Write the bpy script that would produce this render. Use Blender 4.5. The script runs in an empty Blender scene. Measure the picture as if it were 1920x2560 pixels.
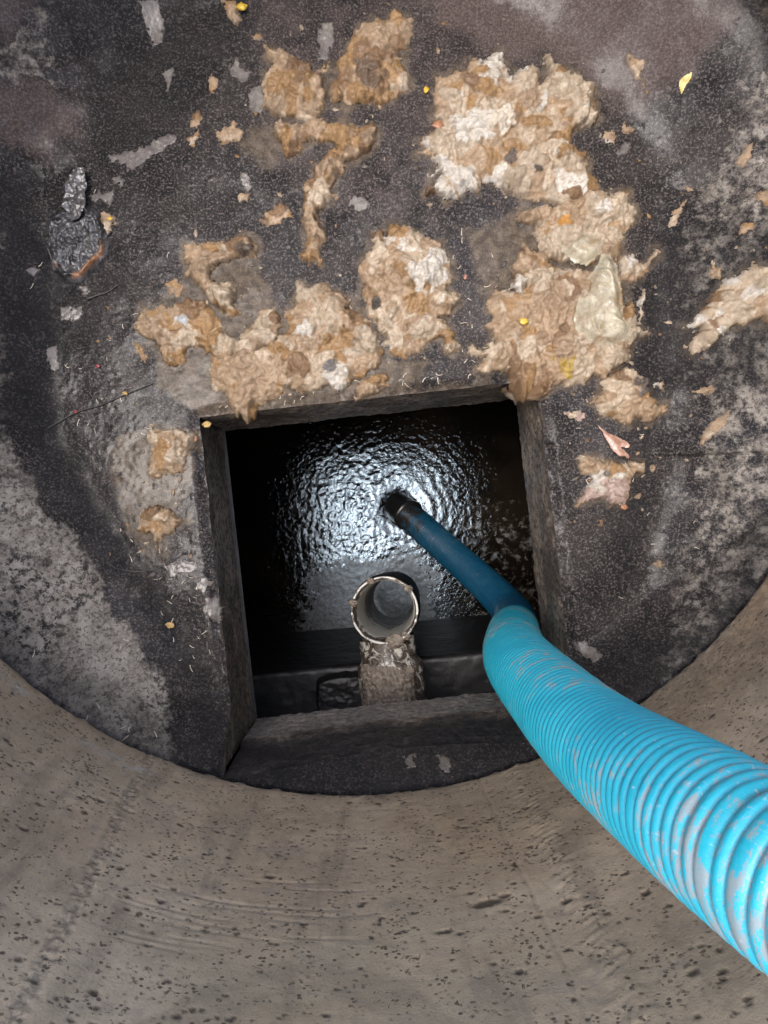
import bpy, math, random
import numpy as np
from mathutils import Vector

# ------------------------------------------------------------------ camera, sky, sun, exposure
SC = bpy.context.scene
COL = SC.collection
CAMZ = 1.357                      # metres of camera above the slab
FPX = 1922.0                      # focal length in photograph pixels (1920 wide)
cam_d = bpy.data.cameras.new('camera')
cam = bpy.data.objects.new('camera', cam_d)
COL.objects.link(cam)
cam.location = (0, 0, CAMZ)
cam.rotation_euler = (0, 0, 0)    # straight down, +Y is up in the picture
cam_d.sensor_fit = 'HORIZONTAL'
cam_d.sensor_width = 36.0
cam_d.lens = 36.0 * FPX / 1920.0
cam_d.clip_start = 0.02
cam_d.clip_end = 2000
SC.camera = cam

SUN_EL, SUN_ROT = math.radians(78), math.radians(-88)     # bright haze almost overhead
w = bpy.data.worlds.new('World')
SC.world = w
w.use_nodes = True
wn = w.node_tree.nodes
wl = w.node_tree.links
wn.clear()
sky = wn.new('ShaderNodeTexSky')
sky.sky_type = 'NISHITA'
sky.sun_disc = False
sky.sun_elevation = SUN_EL
sky.sun_rotation = SUN_ROT
sky.dust_density = 3.5
sky.ozone_density = 1.0
bg = wn.new('ShaderNodeBackground')
bg.inputs['Strength'].default_value = 0.15
wo = wn.new('ShaderNodeOutputWorld')
wl.new(sky.outputs[0], bg.inputs[0])
wl.new(bg.outputs[0], wo.inputs[0])

sun_d = bpy.data.lights.new('sun', 'SUN')
sun_d.energy = 0.5
sun_d.angle = math.radians(22)
sun_d.color = (0.97, 0.985, 1.0)
sun = bpy.data.objects.new('sun', sun_d)
COL.objects.link(sun)
sdir = Vector((math.sin(SUN_ROT) * math.cos(SUN_EL), math.cos(SUN_ROT) * math.cos(SUN_EL), math.sin(SUN_EL)))
sun.rotation_euler = sdir.to_track_quat('Z', 'Y').to_euler()
sun.location = (0, 0, 5)

SC.view_settings.view_transform = 'Standard'
SC.view_settings.look = 'None'
SC.view_settings.gamma = 1.0
SC.view_settings.use_curve_mapping = False
SC.view_settings.exposure = 1.85
SC.cycles.max_bounces = 6
SC.cycles.diffuse_bounces = 4
SC.cycles.glossy_bounces = 3
SC.cycles.caustics_reflective = False
SC.cycles.caustics_refractive = False

# ------------------------------------------------------------------ helpers
def at(px, py, z):
    """photograph pixel -> world point on the level z"""
    d = CAMZ - z
    return np.array([(px - 960.0) / FPX * d, -(py - 1280.0) / FPX * d, z])

def poly(pts, ox=0, oy=0, s=1.0):
    return [(ox + x / s, oy + y / s) for x, y in pts]

_PERM = {}
def _perm(seed):
    if seed not in _PERM:
        r = np.random.RandomState(seed)
        p = r.permutation(512)
        a = r.rand(512) * 2 * np.pi
        _PERM[seed] = (np.concatenate([p, p]), np.cos(a), np.sin(a))
    return _PERM[seed]

def perlin(x, y, seed=0):
    p, ca, sa = _perm(seed)
    xi = np.floor(x).astype(np.int64)
    yi = np.floor(y).astype(np.int64)
    xf = x - xi
    yf = y - yi
    u = xf * xf * xf * (xf * (xf * 6 - 15) + 10)
    v = yf * yf * yf * (yf * (yf * 6 - 15) + 10)
    def g(ix, iy, fx, fy):
        h = p[(p[ix & 511] + iy) & 511]
        return ca[h] * fx + sa[h] * fy
    a = g(xi, yi, xf, yf)
    b = g(xi + 1, yi, xf - 1, yf)
    c = g(xi, yi + 1, xf, yf - 1)
    d = g(xi + 1, yi + 1, xf - 1, yf - 1)
    return ((a + (b - a) * u) * (1 - v) + (c + (d - c) * u) * v) * 1.42

def fbm(x, y, seed=0, octv=4, lac=2.03, gain=0.5):
    t = 0
    a = 1.0
    n = 0
    for i in range(octv):
        t = t + a * perlin(x + 13.7 * i, y - 7.3 * i, seed + i)
        n += a
        a *= gain
        x = x * lac
        y = y * lac
    return t / n

def ridged(x, y, seed=0, octv=3):
    t = 0
    a = 1.0
    n = 0
    for i in range(octv):
        t = t + a * (1 - 2 * np.abs(perlin(x + 5.1 * i, y + 9.2 * i, seed + i)))
        n += a
        a *= 0.55
        x = x * 2.1
        y = y * 2.1
    return t / n

def sstep(a, b, x):
    t = np.clip((x - a) / (b - a), 0, 1)
    return t * t * (3 - 2 * t)

def poly_sd(x, y, P):
    """signed distance to polygon, positive inside"""
    P = np.asarray(P, float)
    sh = x.shape
    x = x.ravel()
    y = y.ravel()
    d2 = np.full(x.shape, 1e9)
    ins = np.zeros(x.shape, bool)
    n = len(P)
    for i in range(n):
        ax, ay = P[i]
        bx, by = P[(i + 1) % n]
        ex, ey = bx - ax, by - ay
        wx, wy = x - ax, y - ay
        t = np.clip((wx * ex + wy * ey) / max(ex * ex + ey * ey, 1e-12), 0, 1)
        d2 = np.minimum(d2, (wx - ex * t) ** 2 + (wy - ey * t) ** 2)
        c = (ay > y) != (by > y)
        if ey != 0:
            ins ^= c & (x < ex * (y - ay) / ey + ax)
    d = np.sqrt(d2)
    return np.where(ins, d, -d).reshape(sh)

def px_poly(pts, z=0.0):
    return [tuple(at(x, y, z)[:2]) for x, y in pts]

def mesh_np(name, V, F, mat=None, parent=None, attrs=None, colors=None, smooth=True):
    V = np.asarray(V, np.float32)
    F = np.asarray(F, np.int32)
    me = bpy.data.meshes.new(name)
    me.vertices.add(len(V))
    me.vertices.foreach_set('co', V.ravel())
    k = F.shape[1]
    me.loops.add(F.size)
    me.loops.foreach_set('vertex_index', F.ravel())
    me.polygons.add(len(F))
    me.polygons.foreach_set('loop_start', np.arange(0, F.size, k, dtype=np.int32))
    me.update(calc_edges=True)
    me.validate()
    me.polygons.foreach_set('use_smooth', np.full(len(me.polygons), smooth))
    for an, av in (attrs or {}).items():
        a = me.attributes.new(an, 'FLOAT', 'POINT')
        a.data.foreach_set('value', np.asarray(av, np.float32).ravel())
    for an, av in (colors or {}).items():
        a = me.attributes.new(an, 'FLOAT_COLOR', 'POINT')
        c = np.ones((len(V), 4), np.float32)
        c[:, :3] = av
        a.data.foreach_set('color', c.ravel())
    if mat:
        me.materials.append(mat)
    o = bpy.data.objects.new(name, me)
    COL.objects.link(o)
    if parent:
        o.parent = parent
    return o

def grid_faces(nu, nv, wrap=False):
    i, j = np.meshgrid(np.arange(nu - (0 if wrap else 1)), np.arange(nv - 1), indexing='ij')
    i2 = (i + 1) % nu
    return np.stack([i * nv + j, i2 * nv + j, i2 * nv + j + 1, i * nv + j + 1], -1).reshape(-1, 4)

def compact(V, F, *arrs):
    used = np.zeros(len(V), bool)
    used[F.ravel()] = True
    idx = np.cumsum(used) - 1
    return (V[used], idx[F]) + tuple(a[used] for a in arrs)

def tag(o, label=None, cat=None, group=None, kind=None):
    if label:
        o['label'] = label
    if cat:
        o['category'] = cat
    if group:
        o['group'] = group
    if kind:
        o['kind'] = kind
    return o

def empty(name, loc):
    o = bpy.data.objects.new(name, None)
    o.location = loc
    COL.objects.link(o)
    return o

# ------------------------------------------------------------------ material helper
class M:
    def __init__(s, name):
        s.m = bpy.data.materials.new(name)
        s.m.use_nodes = True
        s.t = s.m.node_tree
        s.n = s.t.nodes
        s.b = s.n['Principled BSDF']
    def new(s, t, **kw):
        n = s.n.new(t)
        for k, v in kw.items():
            setattr(n, k, v)
        return n
    def L(s, a, b):
        s.t.links.new(a, b)
    def set(s, sock, v):
        if isinstance(v, (int, float)):
            sock.default_value = v
        elif isinstance(v, (tuple, list)):
            sock.default_value = tuple(v) + ((1,) if len(v) == 3 and len(sock.default_value) == 4 else ())
        else:
            s.L(v, sock)
    def co(s):
        if not hasattr(s, '_co'):
            s._co = s.new('ShaderNodeTexCoord').outputs['Object']
        return s._co
    def noise(s, scale, det=3, rough=0.55, dist=0.0, vec=None):
        n = s.new('ShaderNodeTexNoise')
        n.inputs['Scale'].default_value = scale
        n.inputs['Detail'].default_value = det
        n.inputs['Roughness'].default_value = rough
        n.inputs['Distortion'].default_value = dist
        s.L(vec if vec is not None else s.co(), n.inputs['Vector'])
        return n.outputs['Fac']
    def voro(s, scale, feature='F1', rnd=1.0, out='Distance', vec=None):
        n = s.new('ShaderNodeTexVoronoi', feature=feature)
        n.inputs['Scale'].default_value = scale
        n.inputs['Randomness'].default_value = rnd
        s.L(vec if vec is not None else s.co(), n.inputs['Vector'])
        return n.outputs[out]
    def ramp(s, v, a, b, lo=0.0, hi=1.0):
        n = s.new('ShaderNodeMapRange')
        n.interpolation_type = 'SMOOTHSTEP'
        s.set(n.inputs[0], v)
        for i, q in zip((1, 2, 3, 4), (a, b, lo, hi)):
            n.inputs[i].default_value = q
        return n.outputs[0]
    def math(s, op, a, b=0.0):
        n = s.new('ShaderNodeMath', operation=op)
        s.set(n.inputs[0], a)
        s.set(n.inputs[1], b)
        return n.outputs[0]
    def mix(s, f, a, b, mode='MIX'):
        n = s.new('ShaderNodeMix', data_type='RGBA', blend_type=mode)
        s.set(n.inputs[0], f)
        s.set(n.inputs[6], a)
        s.set(n.inputs[7], b)
        return n.outputs[2]
    def attr(s, name, out='Fac'):
        n = s.new('ShaderNodeAttribute', attribute_name=name)
        return n.outputs[out]
    def bump(s, h, strength, dist, prev=None):
        n = s.new('ShaderNodeBump')
        n.inputs['Strength'].default_value = strength
        n.inputs['Distance'].default_value = dist
        s.L(h, n.inputs['Height'])
        if prev is not None:
            s.L(prev, n.inputs['Normal'])
        return n.outputs[0]
    def out(s, col=None, rough=None, normal=None, **kw):
        if col is not None:
            s.set(s.b.inputs['Base Color'], col)
        if rough is not None:
            s.set(s.b.inputs['Roughness'], rough)
        if normal is not None:
            s.L(normal, s.b.inputs['Normal'])
        for k, v in kw.items():
            s.set(s.b.inputs[k], v)
        return s.m

# ------------------------------------------------------------------ materials
def mat_slab():
    m = M('slab_sludge')
    n1 = m.noise(9, 5, 0.6, 0.4)
    n2 = m.noise(60, 5, 0.65)
    n3 = m.noise(240, 4, 0.7)
    n4 = m.noise(22, 4, 0.6, 0.6)
    sl = m.mix(m.ramp(n1, 0.38, 0.66), (0.011, 0.0095, 0.0097), (0.042, 0.035, 0.032))
    sl = m.mix(m.ramp(n2, 0.50, 0.70, 0, 0.6), sl, (0.085, 0.073, 0.067))
    sl = m.mix(m.ramp(n3, 0.51, 0.61, 0, 0.8), sl, (0.17, 0.148, 0.135))
    sl = m.mix(m.ramp(m.noise(170, 4, 0.7), 0.40, 0.48, 0.7, 0), sl, (0.010, 0.009, 0.009))
    co = m.mix(m.ramp(n4, 0.35, 0.68), (0.23, 0.202, 0.17), (0.43, 0.39, 0.338))
    # black growth in flecks on the mortar
    fl = m.ramp(m.noise(85, 6, 0.72), 0.47, 0.60)
    big = m.ramp(m.noise(7, 4, 0.6, 0.3), 0.36, 0.62)
    co = m.mix(m.ramp(m.noise(190, 4, 0.7), 0.5, 0.60, 0, 0.65), co, (0.40, 0.365, 0.315))
    co = m.mix(m.ramp(m.noise(150, 4, 0.7, 0.4), 0.40, 0.47, 0.75, 0), co, (0.06, 0.052, 0.045))
    co = m.mix(m.math('MULTIPLY', fl, m.math('ADD', m.math('MULTIPLY', big, 0.75), 0.25)), co, (0.022, 0.021, 0.022))
    fac = m.ramp(m.math('ADD', m.attr('bench'), m.math('MULTIPLY', m.math('SUBTRACT', m.noise(40, 6, 0.7), 0.5), 1.1)), 0.40, 0.62)
    col = m.mix(fac, sl, co)
    br = m.ramp(m.math('ADD', m.attr('brown'), m.math('MULTIPLY', m.math('SUBTRACT', m.noise(28, 5, 0.65), 0.5), 0.9)), 0.3, 0.9, 0, 0.8)
    col = m.mix(br, col, m.mix(m.ramp(n3, 0.4, 0.65), (0.085, 0.062, 0.054), (0.17, 0.13, 0.115)))
    fm = m.ramp(m.math('ADD', m.attr('film'), m.math('MULTIPLY', m.math('SUBTRACT', m.noise(35, 5, 0.65), 0.5), 1.0)), 0.45, 0.9, 0, 0.8)
    col = m.mix(fm, col, m.mix(m.ramp(n2, 0.35, 0.65), (0.075, 0.056, 0.038), (0.18, 0.14, 0.10)))
    # pale grit grains
    gr = m.ramp(m.voro(330), 0.10, 0.22, 1, 0)
    grm = m.math('MULTIPLY', gr, m.ramp(m.noise(90, 3), 0.46, 0.58))
    col = m.mix(m.math('MULTIPLY', grm, 0.85), col, (0.32, 0.29, 0.26))
    col = m.mix(m.math('MULTIPLY', m.attr('black'), m.ramp(m.noise(50, 5, 0.7), 0.3, 0.62, 0.97, 0.6)), col, (0.010, 0.010, 0.011))
    b1 = m.bump(m.noise(240, 5, 0.75), 0.9, 0.0042)
    b2 = m.bump(m.noise(520, 3, 0.7), 1.0, 0.0026, b1)
    wet = m.math('SUBTRACT', 1.0, m.math('MULTIPLY', fac, 0.85))
    wet = m.math('MULTIPLY', wet, m.math('SUBTRACT', 1.0, m.math('MULTIPLY', m.attr('black'), 0.7)))
    wetn = m.math('MULTIPLY', wet, m.ramp(m.noise(14, 3), 0.32, 0.6, 0.35, 1.0))
    rough = m.ramp(wetn, 0.0, 1.0, 0.85, 0.5)
    return m.out(col, rough, b2, **{'Specular IOR Level': 0.22, 'Coat Weight': m.math('ADD', m.math('MULTIPLY', m.math('POWER', wetn, 2.0), 0.32), m.math('MULTIPLY', m.attr('wet'), 0.12)), 'Coat Roughness': 0.19, 'Coat IOR': 1.36})

def mat_hole_face():
    m = M('hole_face')
    n1 = m.noise(14, 5, 0.65, 0.5)
    n2 = m.noise(90, 5, 0.7)
    col = m.mix(m.ramp(n1, 0.35, 0.62), (0.25, 0.20, 0.15), (0.07, 0.053, 0.04))
    col = m.mix(m.ramp(n2, 0.48, 0.60, 0, 0.85), col, (0.022, 0.019, 0.018))
    col = m.mix(m.ramp(m.noise(190, 4, 0.7), 0.56, 0.66, 0, 0.75), col, (0.27, 0.24, 0.21))
    col = m.mix(m.math('MULTIPLY', m.attr('pale'), m.ramp(n2, 0.36, 0.58, 0.95, 0.35)), col, (0.36, 0.33, 0.29))
    col = m.mix(m.math('MULTIPLY', m.attr('black'), m.ramp(m.noise(120, 5, 0.7), 0.35, 0.62, 1.0, 0.75)), col, (0.011, 0.011, 0.013))
    b = m.bump(m.noise(160, 5, 0.65), 0.8, 0.004)
    return m.out(col, m.ramp(n2, 0.3, 0.7, 0.4, 0.75), b, **{'Coat Weight': 0.2, 'Coat Roughness': 0.2})

def mat_ring():
    m = M('ring_concrete')
    n1 = m.noise(5, 5, 0.6, 0.5)
    n2 = m.noise(28, 5, 0.65)
    n3 = m.noise(200, 4, 0.7)
    col = m.mix(m.ramp(n1, 0.35, 0.65), (0.37, 0.285, 0.192), (0.47, 0.37, 0.255))
    col = m.mix(m.ramp(n2, 0.5, 0.75, 0, 0.5), col, (0.20, 0.17, 0.15))
    col = m.mix(m.ramp(m.noise(3.1, 3), 0.48, 0.7, 0, 0.5), col, (0.31, 0.262, 0.175))
    col = m.mix(m.ramp(m.noise(2.3, 3, 0.5, 0.8), 0.5, 0.72, 0, 0.6), col, (0.32, 0.22, 0.13))
    col = m.mix(m.ramp(n3, 0.55, 0.75, 0, 0.45), col, (0.12, 0.095, 0.07))
    vs = m.new('ShaderNodeVectorMath', operation='MULTIPLY')
    m.L(m.co(), vs.inputs[0])
    vs.inputs[1].default_value = (9.0, 9.0, 1.3)
    col = m.mix(m.ramp(m.noise(2.2, 4, 0.6, 0.4, vs.outputs[0]), 0.5, 0.7, 0, 0.5), col, (0.17, 0.135, 0.10))     # run-down stains
    col = m.mix(m.ramp(m.noise(6, 5, 0.65, 1.0), 0.52, 0.66, 0, 0.45), col, (0.19, 0.15, 0.105))
    # small dirt-filled blow holes below mesh size
    sp = m.math('MULTIPLY', m.math('MAXIMUM', m.ramp(m.voro(115), 0.20, 0.30, 1, 0), m.ramp(m.noise(150, 4, 0.65, 0.3), 0.585, 0.63)), m.ramp(m.noise(30, 4, 0.65), 0.42, 0.58))
    col = m.mix(m.math('MULTIPLY', sp, 0.85), col, (0.055, 0.04, 0.028))
    col = m.mix(m.math('MULTIPLY', m.attr('pit'), 0.9), col, (0.05, 0.036, 0.025))
    col = m.mix(m.math('MULTIPLY', m.attr('seam'), m.ramp(m.noise(130, 4, 0.7), 0.42, 0.60, 0.05, 0.6)), col, (0.11, 0.093, 0.075))
    col = m.mix(m.math('MULTIPLY', m.attr('pale'), m.ramp(m.noise(60, 4, 0.7), 0.4, 0.6, 0.1, 0.9)), col, (0.40, 0.37, 0.31))
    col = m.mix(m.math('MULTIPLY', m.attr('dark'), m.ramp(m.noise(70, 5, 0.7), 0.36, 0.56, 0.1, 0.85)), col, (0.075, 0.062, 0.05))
    b1 = m.bump(m.math('SUBTRACT', 1.0, sp), 0.25, 0.0015)
    b2 = m.bump(m.noise(330, 5, 0.65), 0.5, 0.0018, b1)
    return m.out(col, m.ramp(n3, 0.3, 0.7, 0.62, 0.85), b2, **{'Specular IOR Level': 0.35})

def mat_paper():
    m = M('wet_paper')
    t = m.attr('tint', 'Color')
    n1 = m.noise(90, 5, 0.65, 0.8)
    n2 = m.noise(420, 4, 0.65)
    col = m.mix(m.ramp(n1, 0.3, 0.7, 0, 1), m.mix(1.0, t, (0.66, 0.60, 0.52), 'MULTIPLY'), t)
    col = m.mix(m.ramp(m.noise(45, 4, 0.6, 1.0), 0.56, 0.72, 0, 0.5), col, (0.21, 0.125, 0.055))
    col = m.mix(m.ramp(n2, 0.55, 0.75, 0, 0.35), col, (0.5, 0.44, 0.35))
    sp = m.math('MULTIPLY', m.ramp(m.voro(230), 0.09, 0.17, 1, 0), m.ramp(m.noise(40, 2), 0.5, 0.6))
    col = m.mix(m.math('MULTIPLY', sp, 0.85), col, (0.05, 0.04, 0.03))
    b1 = m.bump(m.noise(230, 5, 0.72, 0.8), 0.85, 0.004)
    b2 = m.bump(n2, 0.6, 0.0018, b1)
    return m.out(col, m.ramp(n1, 0.3, 0.7, 0.42, 0.66), b2, **{'Coat Weight': 0.16, 'Coat Roughness': 0.25})

def mat_flake():
    m = M('sludge_flake')
    t = m.attr('tint', 'Color')
    n1 = m.noise(120, 5, 0.7)
    col = m.mix(m.ramp(n1, 0.3, 0.65), m.mix(1.0, t, (0.55, 0.52, 0.5), 'MULTIPLY'), t)
    b1 = m.bump(m.noise(240, 5, 0.65), 0.8, 0.003)
    return m.out(col, 0.42, b1, **{'Coat Weight': 0.35, 'Coat Roughness': 0.15})

def mat_simple(name, col, rough=0.5, var=0.25, scale=120, bump=0.001, **kw):
    m = M(name)
    n = m.noise(scale, 4, 0.6)
    c2 = tuple(c * (1 - var * 2) for c in col)
    return m.out(m.mix(m.ramp(n, 0.3, 0.65), c2, col), rough, m.bump(n, 0.6, bump) if bump else None, **kw)

def mat_hose():
    m = M('hose_plastic')
    vec = m.attr('path', 'Vector')
    vm = m.new('ShaderNodeVectorMath', operation='MULTIPLY')
    m.L(vec, vm.inputs[0])
    vm.inputs[1].default_value = (4.0, 1.0, 1.0)
    ring_v = vm.outputs[0]
    n1 = m.noise(7, 5, 0.65, 0.3, vec)
    n2 = m.noise(48, 6, 0.75, 0.2, ring_v)
    n3 = m.noise(240, 3, 0.6, 0, vec)
    col = m.mix(m.ramp(n1, 0.3, 0.7), (0.010, 0.235, 0.315), (0.018, 0.315, 0.385))
    shade = m.ramp(m.math('ADD', m.attr('shade_dipped'), m.math('MULTIPLY', m.math('SUBTRACT', n2, 0.5), 0.35)), 0.40, 0.62, 0, 0.88)
    col = m.mix(shade, col, m.mix(m.ramp(n2, 0.4, 0.6), (0.003, 0.030, 0.085), (0.003, 0.052, 0.125)))  # tank shade painted navy on the lower hose, along with its dirty film
    groove = m.attr('groove')
    # grey-brown mud scuffed along the ribs and packed in the grooves
    patch = m.ramp(m.math('ADD', n1, m.math('MULTIPLY', m.math('SUBTRACT', n2, 0.5), 0.8)), 0.55, 0.63)
    mud = m.math('MULTIPLY', patch, m.ramp(n2, 0.46, 0.54, 0.0, 1.0))
    gm = m.math('MULTIPLY', groove, m.ramp(n2, 0.32, 0.58, 0.25, 0.8))
    col = m.mix(gm, col, m.mix(shade, (0.085, 0.085, 0.08), (0.010, 0.014, 0.02)))  # lower grooves painted near black for the shade between ribs
    mud = m.math('MULTIPLY', mud, m.math('SUBTRACT', 1.0, shade))
    col = m.mix(m.math('MULTIPLY', mud, 0.75), col, (0.24, 0.205, 0.185))
    col = m.mix(m.math('MULTIPLY', m.ramp(n3, 0.64, 0.74), 0.5), col, (0.4, 0.38, 0.36))
    sl = m.ramp(m.math('ADD', m.attr('sludge'), m.math('MULTIPLY', m.math('SUBTRACT', m.noise(26, 5, 0.7, 0.5, vec), 0.5), 1.5)), 0.42, 0.62)
    col = m.mix(sl, col, (0.018, 0.015, 0.013))
    b = m.bump(m.noise(300, 4, 0.6, 0, vec), 0.35, 0.0012)
    return m.out(col, m.ramp(n2, 0.3, 0.7, 0.30, 0.5), b, **{'Coat Weight': 0.15, 'Coat Roughness': 0.2})

def mat_water():
    m = M('sewage_water')
    n1 = m.noise(5, 5, 0.65, 0.5)
    n2 = m.noise(40, 5, 0.7)
    scum = m.ramp(m.math('ADD', m.attr('scum'), m.math('MULTIPLY', m.math('SUBTRACT', n2, 0.5), 1.4)), 0.45, 0.75)
    col = m.mix(m.ramp(n1, 0.35, 0.65), (0.006, 0.005, 0.004), (0.018, 0.013, 0.009))
    col = m.mix(scum, col, m.mix(m.ramp(m.noise(90, 4), 0.4, 0.65), (0.05, 0.036, 0.024), (0.15, 0.12, 0.09)))
    rough = m.ramp(scum, 0, 1, 0.03, 0.35)
    b = m.bump(m.noise(110, 3, 0.55, 0.8), 0.22, 0.003)
    return m.out(col, rough, b, **{'IOR': 1.75, 'Specular Tint': (0.66, 0.84, 1.0)})

def mat_pipe():
    m = M('pipe_plastic')
    n1 = m.noise(30, 5, 0.7, 0.6)
    n2 = m.noise(110, 5, 0.7)
    col = m.mix(m.ramp(n2, 0.3, 0.7), (0.55, 0.52, 0.45), (0.66, 0.63, 0.56))
    d = m.ramp(m.math('ADD', m.attr('dirt'), m.math('MULTIPLY', m.math('SUBTRACT', n1, 0.5), 2.2)), 0.42, 0.56)
    col = m.mix(d, col, m.mix(m.ramp(n2, 0.35, 0.65), (0.025, 0.02, 0.017), (0.13, 0.10, 0.075)))
    b = m.bump(m.math('ADD', d, m.math('MULTIPLY', n2, 0.6)), 0.7, 0.003)
    return m.out(col, 0.42, b, **{'Coat Weight': 0.3, 'Coat Roughness': 0.15})

MS = mat_slab()
MH = mat_hole_face()
MR = mat_ring()
MP = mat_paper()
MF = mat_flake()
MHO = mat_hose()
MW = mat_water()
MPI = mat_pipe()
MCRUST = mat_simple('pipe_crust', (0.24, 0.195, 0.15), 0.6, 0.3, 110, 0.005)
MTANK = mat_simple('tank_concrete', (0.022, 0.021, 0.020), 0.45, 0.35, 18, 0.004)
MBLACK = mat_simple('black_plastic', (0.02, 0.02, 0.021), 0.3, 0.2, 60, 0.001)
MYEL = mat_simple('yellow_petal', (0.55, 0.36, 0.04), 0.4, 0.1, 160, 0.0005)
MRED = mat_simple('red_scrap', (0.26, 0.05, 0.055), 0.4, 0.15, 160, 0.0005)
MORANGE = mat_simple('orange_scrap', (0.30, 0.14, 0.07), 0.45, 0.15, 160, 0.0005)
MSTRAW = mat_simple('pale_straw', (0.60, 0.53, 0.42), 0.5, 0.2, 200, 0)
MROOT = mat_simple('dark_rootlet', (0.03, 0.026, 0.025), 0.4, 0.2, 200, 0)
MGROUND = mat_simple('ground_soil', (0.12, 0.10, 0.06), 0.9, 0.3, 6, 0.02)

# ------------------------------------------------------------------ layout of the chamber
SLAB_T = 0.23                                  # thickness of the slab round the hatch
RC = np.array([-0.057, 0.363])                 # centre of the concrete ring
RR = 0.81                                      # its inner radius
RING_Z0, RING_Z1 = 0.135, 1.0
WZ = CAMZ - 2.8                                # level of the sewage
# hatch: a square aligned with local axes U, Vv
c4 = [at(563, 1074, -SLAB_T)[:2], at(1284, 997, -SLAB_T)[:2], at(1375, 1722, -SLAB_T)[:2], at(645, 1806, -SLAB_T)[:2]]
HC = sum(c4) / 4
ang = math.atan2(*((c4[1] - c4[0] + c4[2] - c4[3])[::-1]))
U = np.array([math.cos(ang), math.sin(ang)])
VV = np.array([-math.sin(ang), math.cos(ang)])
HS = 0.5 * sum(np.linalg.norm(c4[i] - c4[(i + 1) % 4]) for i in range(4)) / 4

def to_uv(x, y):
    dx, dy = x - HC[0], y - HC[1]
    return dx * U[0] + dy * U[1], dx * VV[0] + dy * VV[1]

def to_xy(u, v):
    return HC[0] + u * U[0] + v * VV[0], HC[1] + u * U[1] + v * VV[1]

BENCH_L = px_poly([(60, 420), (95, 600), (97, 800), (118, 1095), (177, 1243), (236, 1327), (337, 1496), (422, 1623),
                   (490, 1740), (566, 1930), (560, 2300), (-700, 2300), (-700, -700), (260, -700), (225, 60), (220, 280), (130, 400)])
BENCH_R = px_poly([(1830, 90), (1700, 250), (1650, 450), (1590, 620), (1620, 850), (1650, 1050), (1630, 1270), (1590, 1450),
                   (1510, 1610), (1440, 1730), (1440, 2300), (2700, 2300), (2700, 60)])
BROWN = [px_poly([(-200, 200), (150, 230), (240, 270), (230, 380), (120, 420), (-200, 450)]),
         px_poly([(1050, -300), (1080, 40), (1230, 150), (1420, 200), (1600, 330), (1700, 260), (1850, 90), (2200, -300)]),
         px_poly([(-200, -200), (150, -200), (130, 120), (60, 200), (-200, 220)])]
FILM = [px_poly([(330, 820), (480, 640), (640, 600), (700, 760), (760, 700), (900, 720), (960, 880), (1080, 900), (1060, 960), (700, 1040), (560, 1080), (470, 1000), (400, 960)]),
        px_poly([(1130, 560), (1300, 540), (1560, 500), (1600, 700), (1560, 900), (1400, 980), (1250, 960), (1230, 800)]),
        px_poly([(280, 1080), (360, 1050), (470, 1060), (500, 1150), (470, 1240), (450, 1300), (430, 1400), (350, 1400), (300, 1330), (270, 1200)]),
        px_poly([(600, 320), (690, 310), (720, 380), (690, 440), (640, 440), (590, 380)]),
        px_poly([(420, 900), (520, 880), (600, 980), (560, 1050), (450, 1020), (400, 960)]),
        px_poly([(540, 1010), (760, 1000), (960, 970), (1230, 930), (1230, 990), (900, 1030), (570, 1075)])]

WET = [px_poly([(120, 880), (480, 860), (560, 1050), (420, 1380), (300, 1250), (140, 1100)]),
       px_poly([(1080, 480), (1300, 500), (1250, 620), (1130, 900), (1080, 700)]),
       px_poly([(1400, 980), (1620, 960), (1640, 1200), (1440, 1240)])]
BLACK = [(0.75, px_poly([(80, 560), (150, 640), (160, 1050), (270, 1250), (450, 1530), (570, 1740), (592, 1990), (545, 1985), (480, 1740), (370, 1540), (220, 1360), (110, 1240), (60, 1100)])),
         (0.8, px_poly([(-200, 470), (90, 440), (100, 700), (110, 1060), (40, 1100), (-200, 1000)])),
         (0.7, px_poly([(1580, 640), (1680, 560), (2200, 620), (2200, 960), (1780, 990), (1600, 940)])),
         (0.75, px_poly([(1400, 1640), (1560, 1580), (1820, 1480), (1700, 1720), (1560, 1830), (1400, 1860)])),
         (0.6, px_poly([(1560, 900), (1660, 960), (1640, 1250), (1560, 1500), (1500, 1300), (1580, 1100)])),
         (0.55, px_poly([(120, 60), (300, 0), (640, 0), (560, 200), (420, 380), (250, 420), (240, 250)])),
         (0.5, px_poly([(150, 420), (300, 500), (330, 760), (240, 900), (110, 860)]))]

def floor_low(x, y):
    u, v = to_uv(x, y)
    dl = poly_sd(x, y, BENCH_L)
    dr = poly_sd(x, y, BENCH_R)
    r = np.hypot(x - RC[0], y - RC[1])
    e = RR - r                                        # distance to the ring wall
    h = 0.115 * sstep(-0.05, 0.22, dl + 0.03 * fbm(x * 8, y * 8, 3, 3))
    h = np.maximum(h, 0.115 * sstep(0.0, 0.26, dr + 0.02 * fbm(x * 10, y * 10, 5, 3)))
    # mortar between the front edge of the hatch and the ring
    fr = -(v + HS)
    h = np.maximum(h, 0.118 * sstep(0.004, 0.05, fr) * sstep(-HS - 0.03, -HS + 0.0, u) * sstep(HS + 0.16, HS + 0.02, u))
    # thin fillet all round at the ring
    h = np.maximum(h, 0.115 * np.where(y > 0.1, sstep(0.24, -0.03, e), sstep(0.09, -0.01, e)))
    return np.minimum(h, 0.118)

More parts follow.
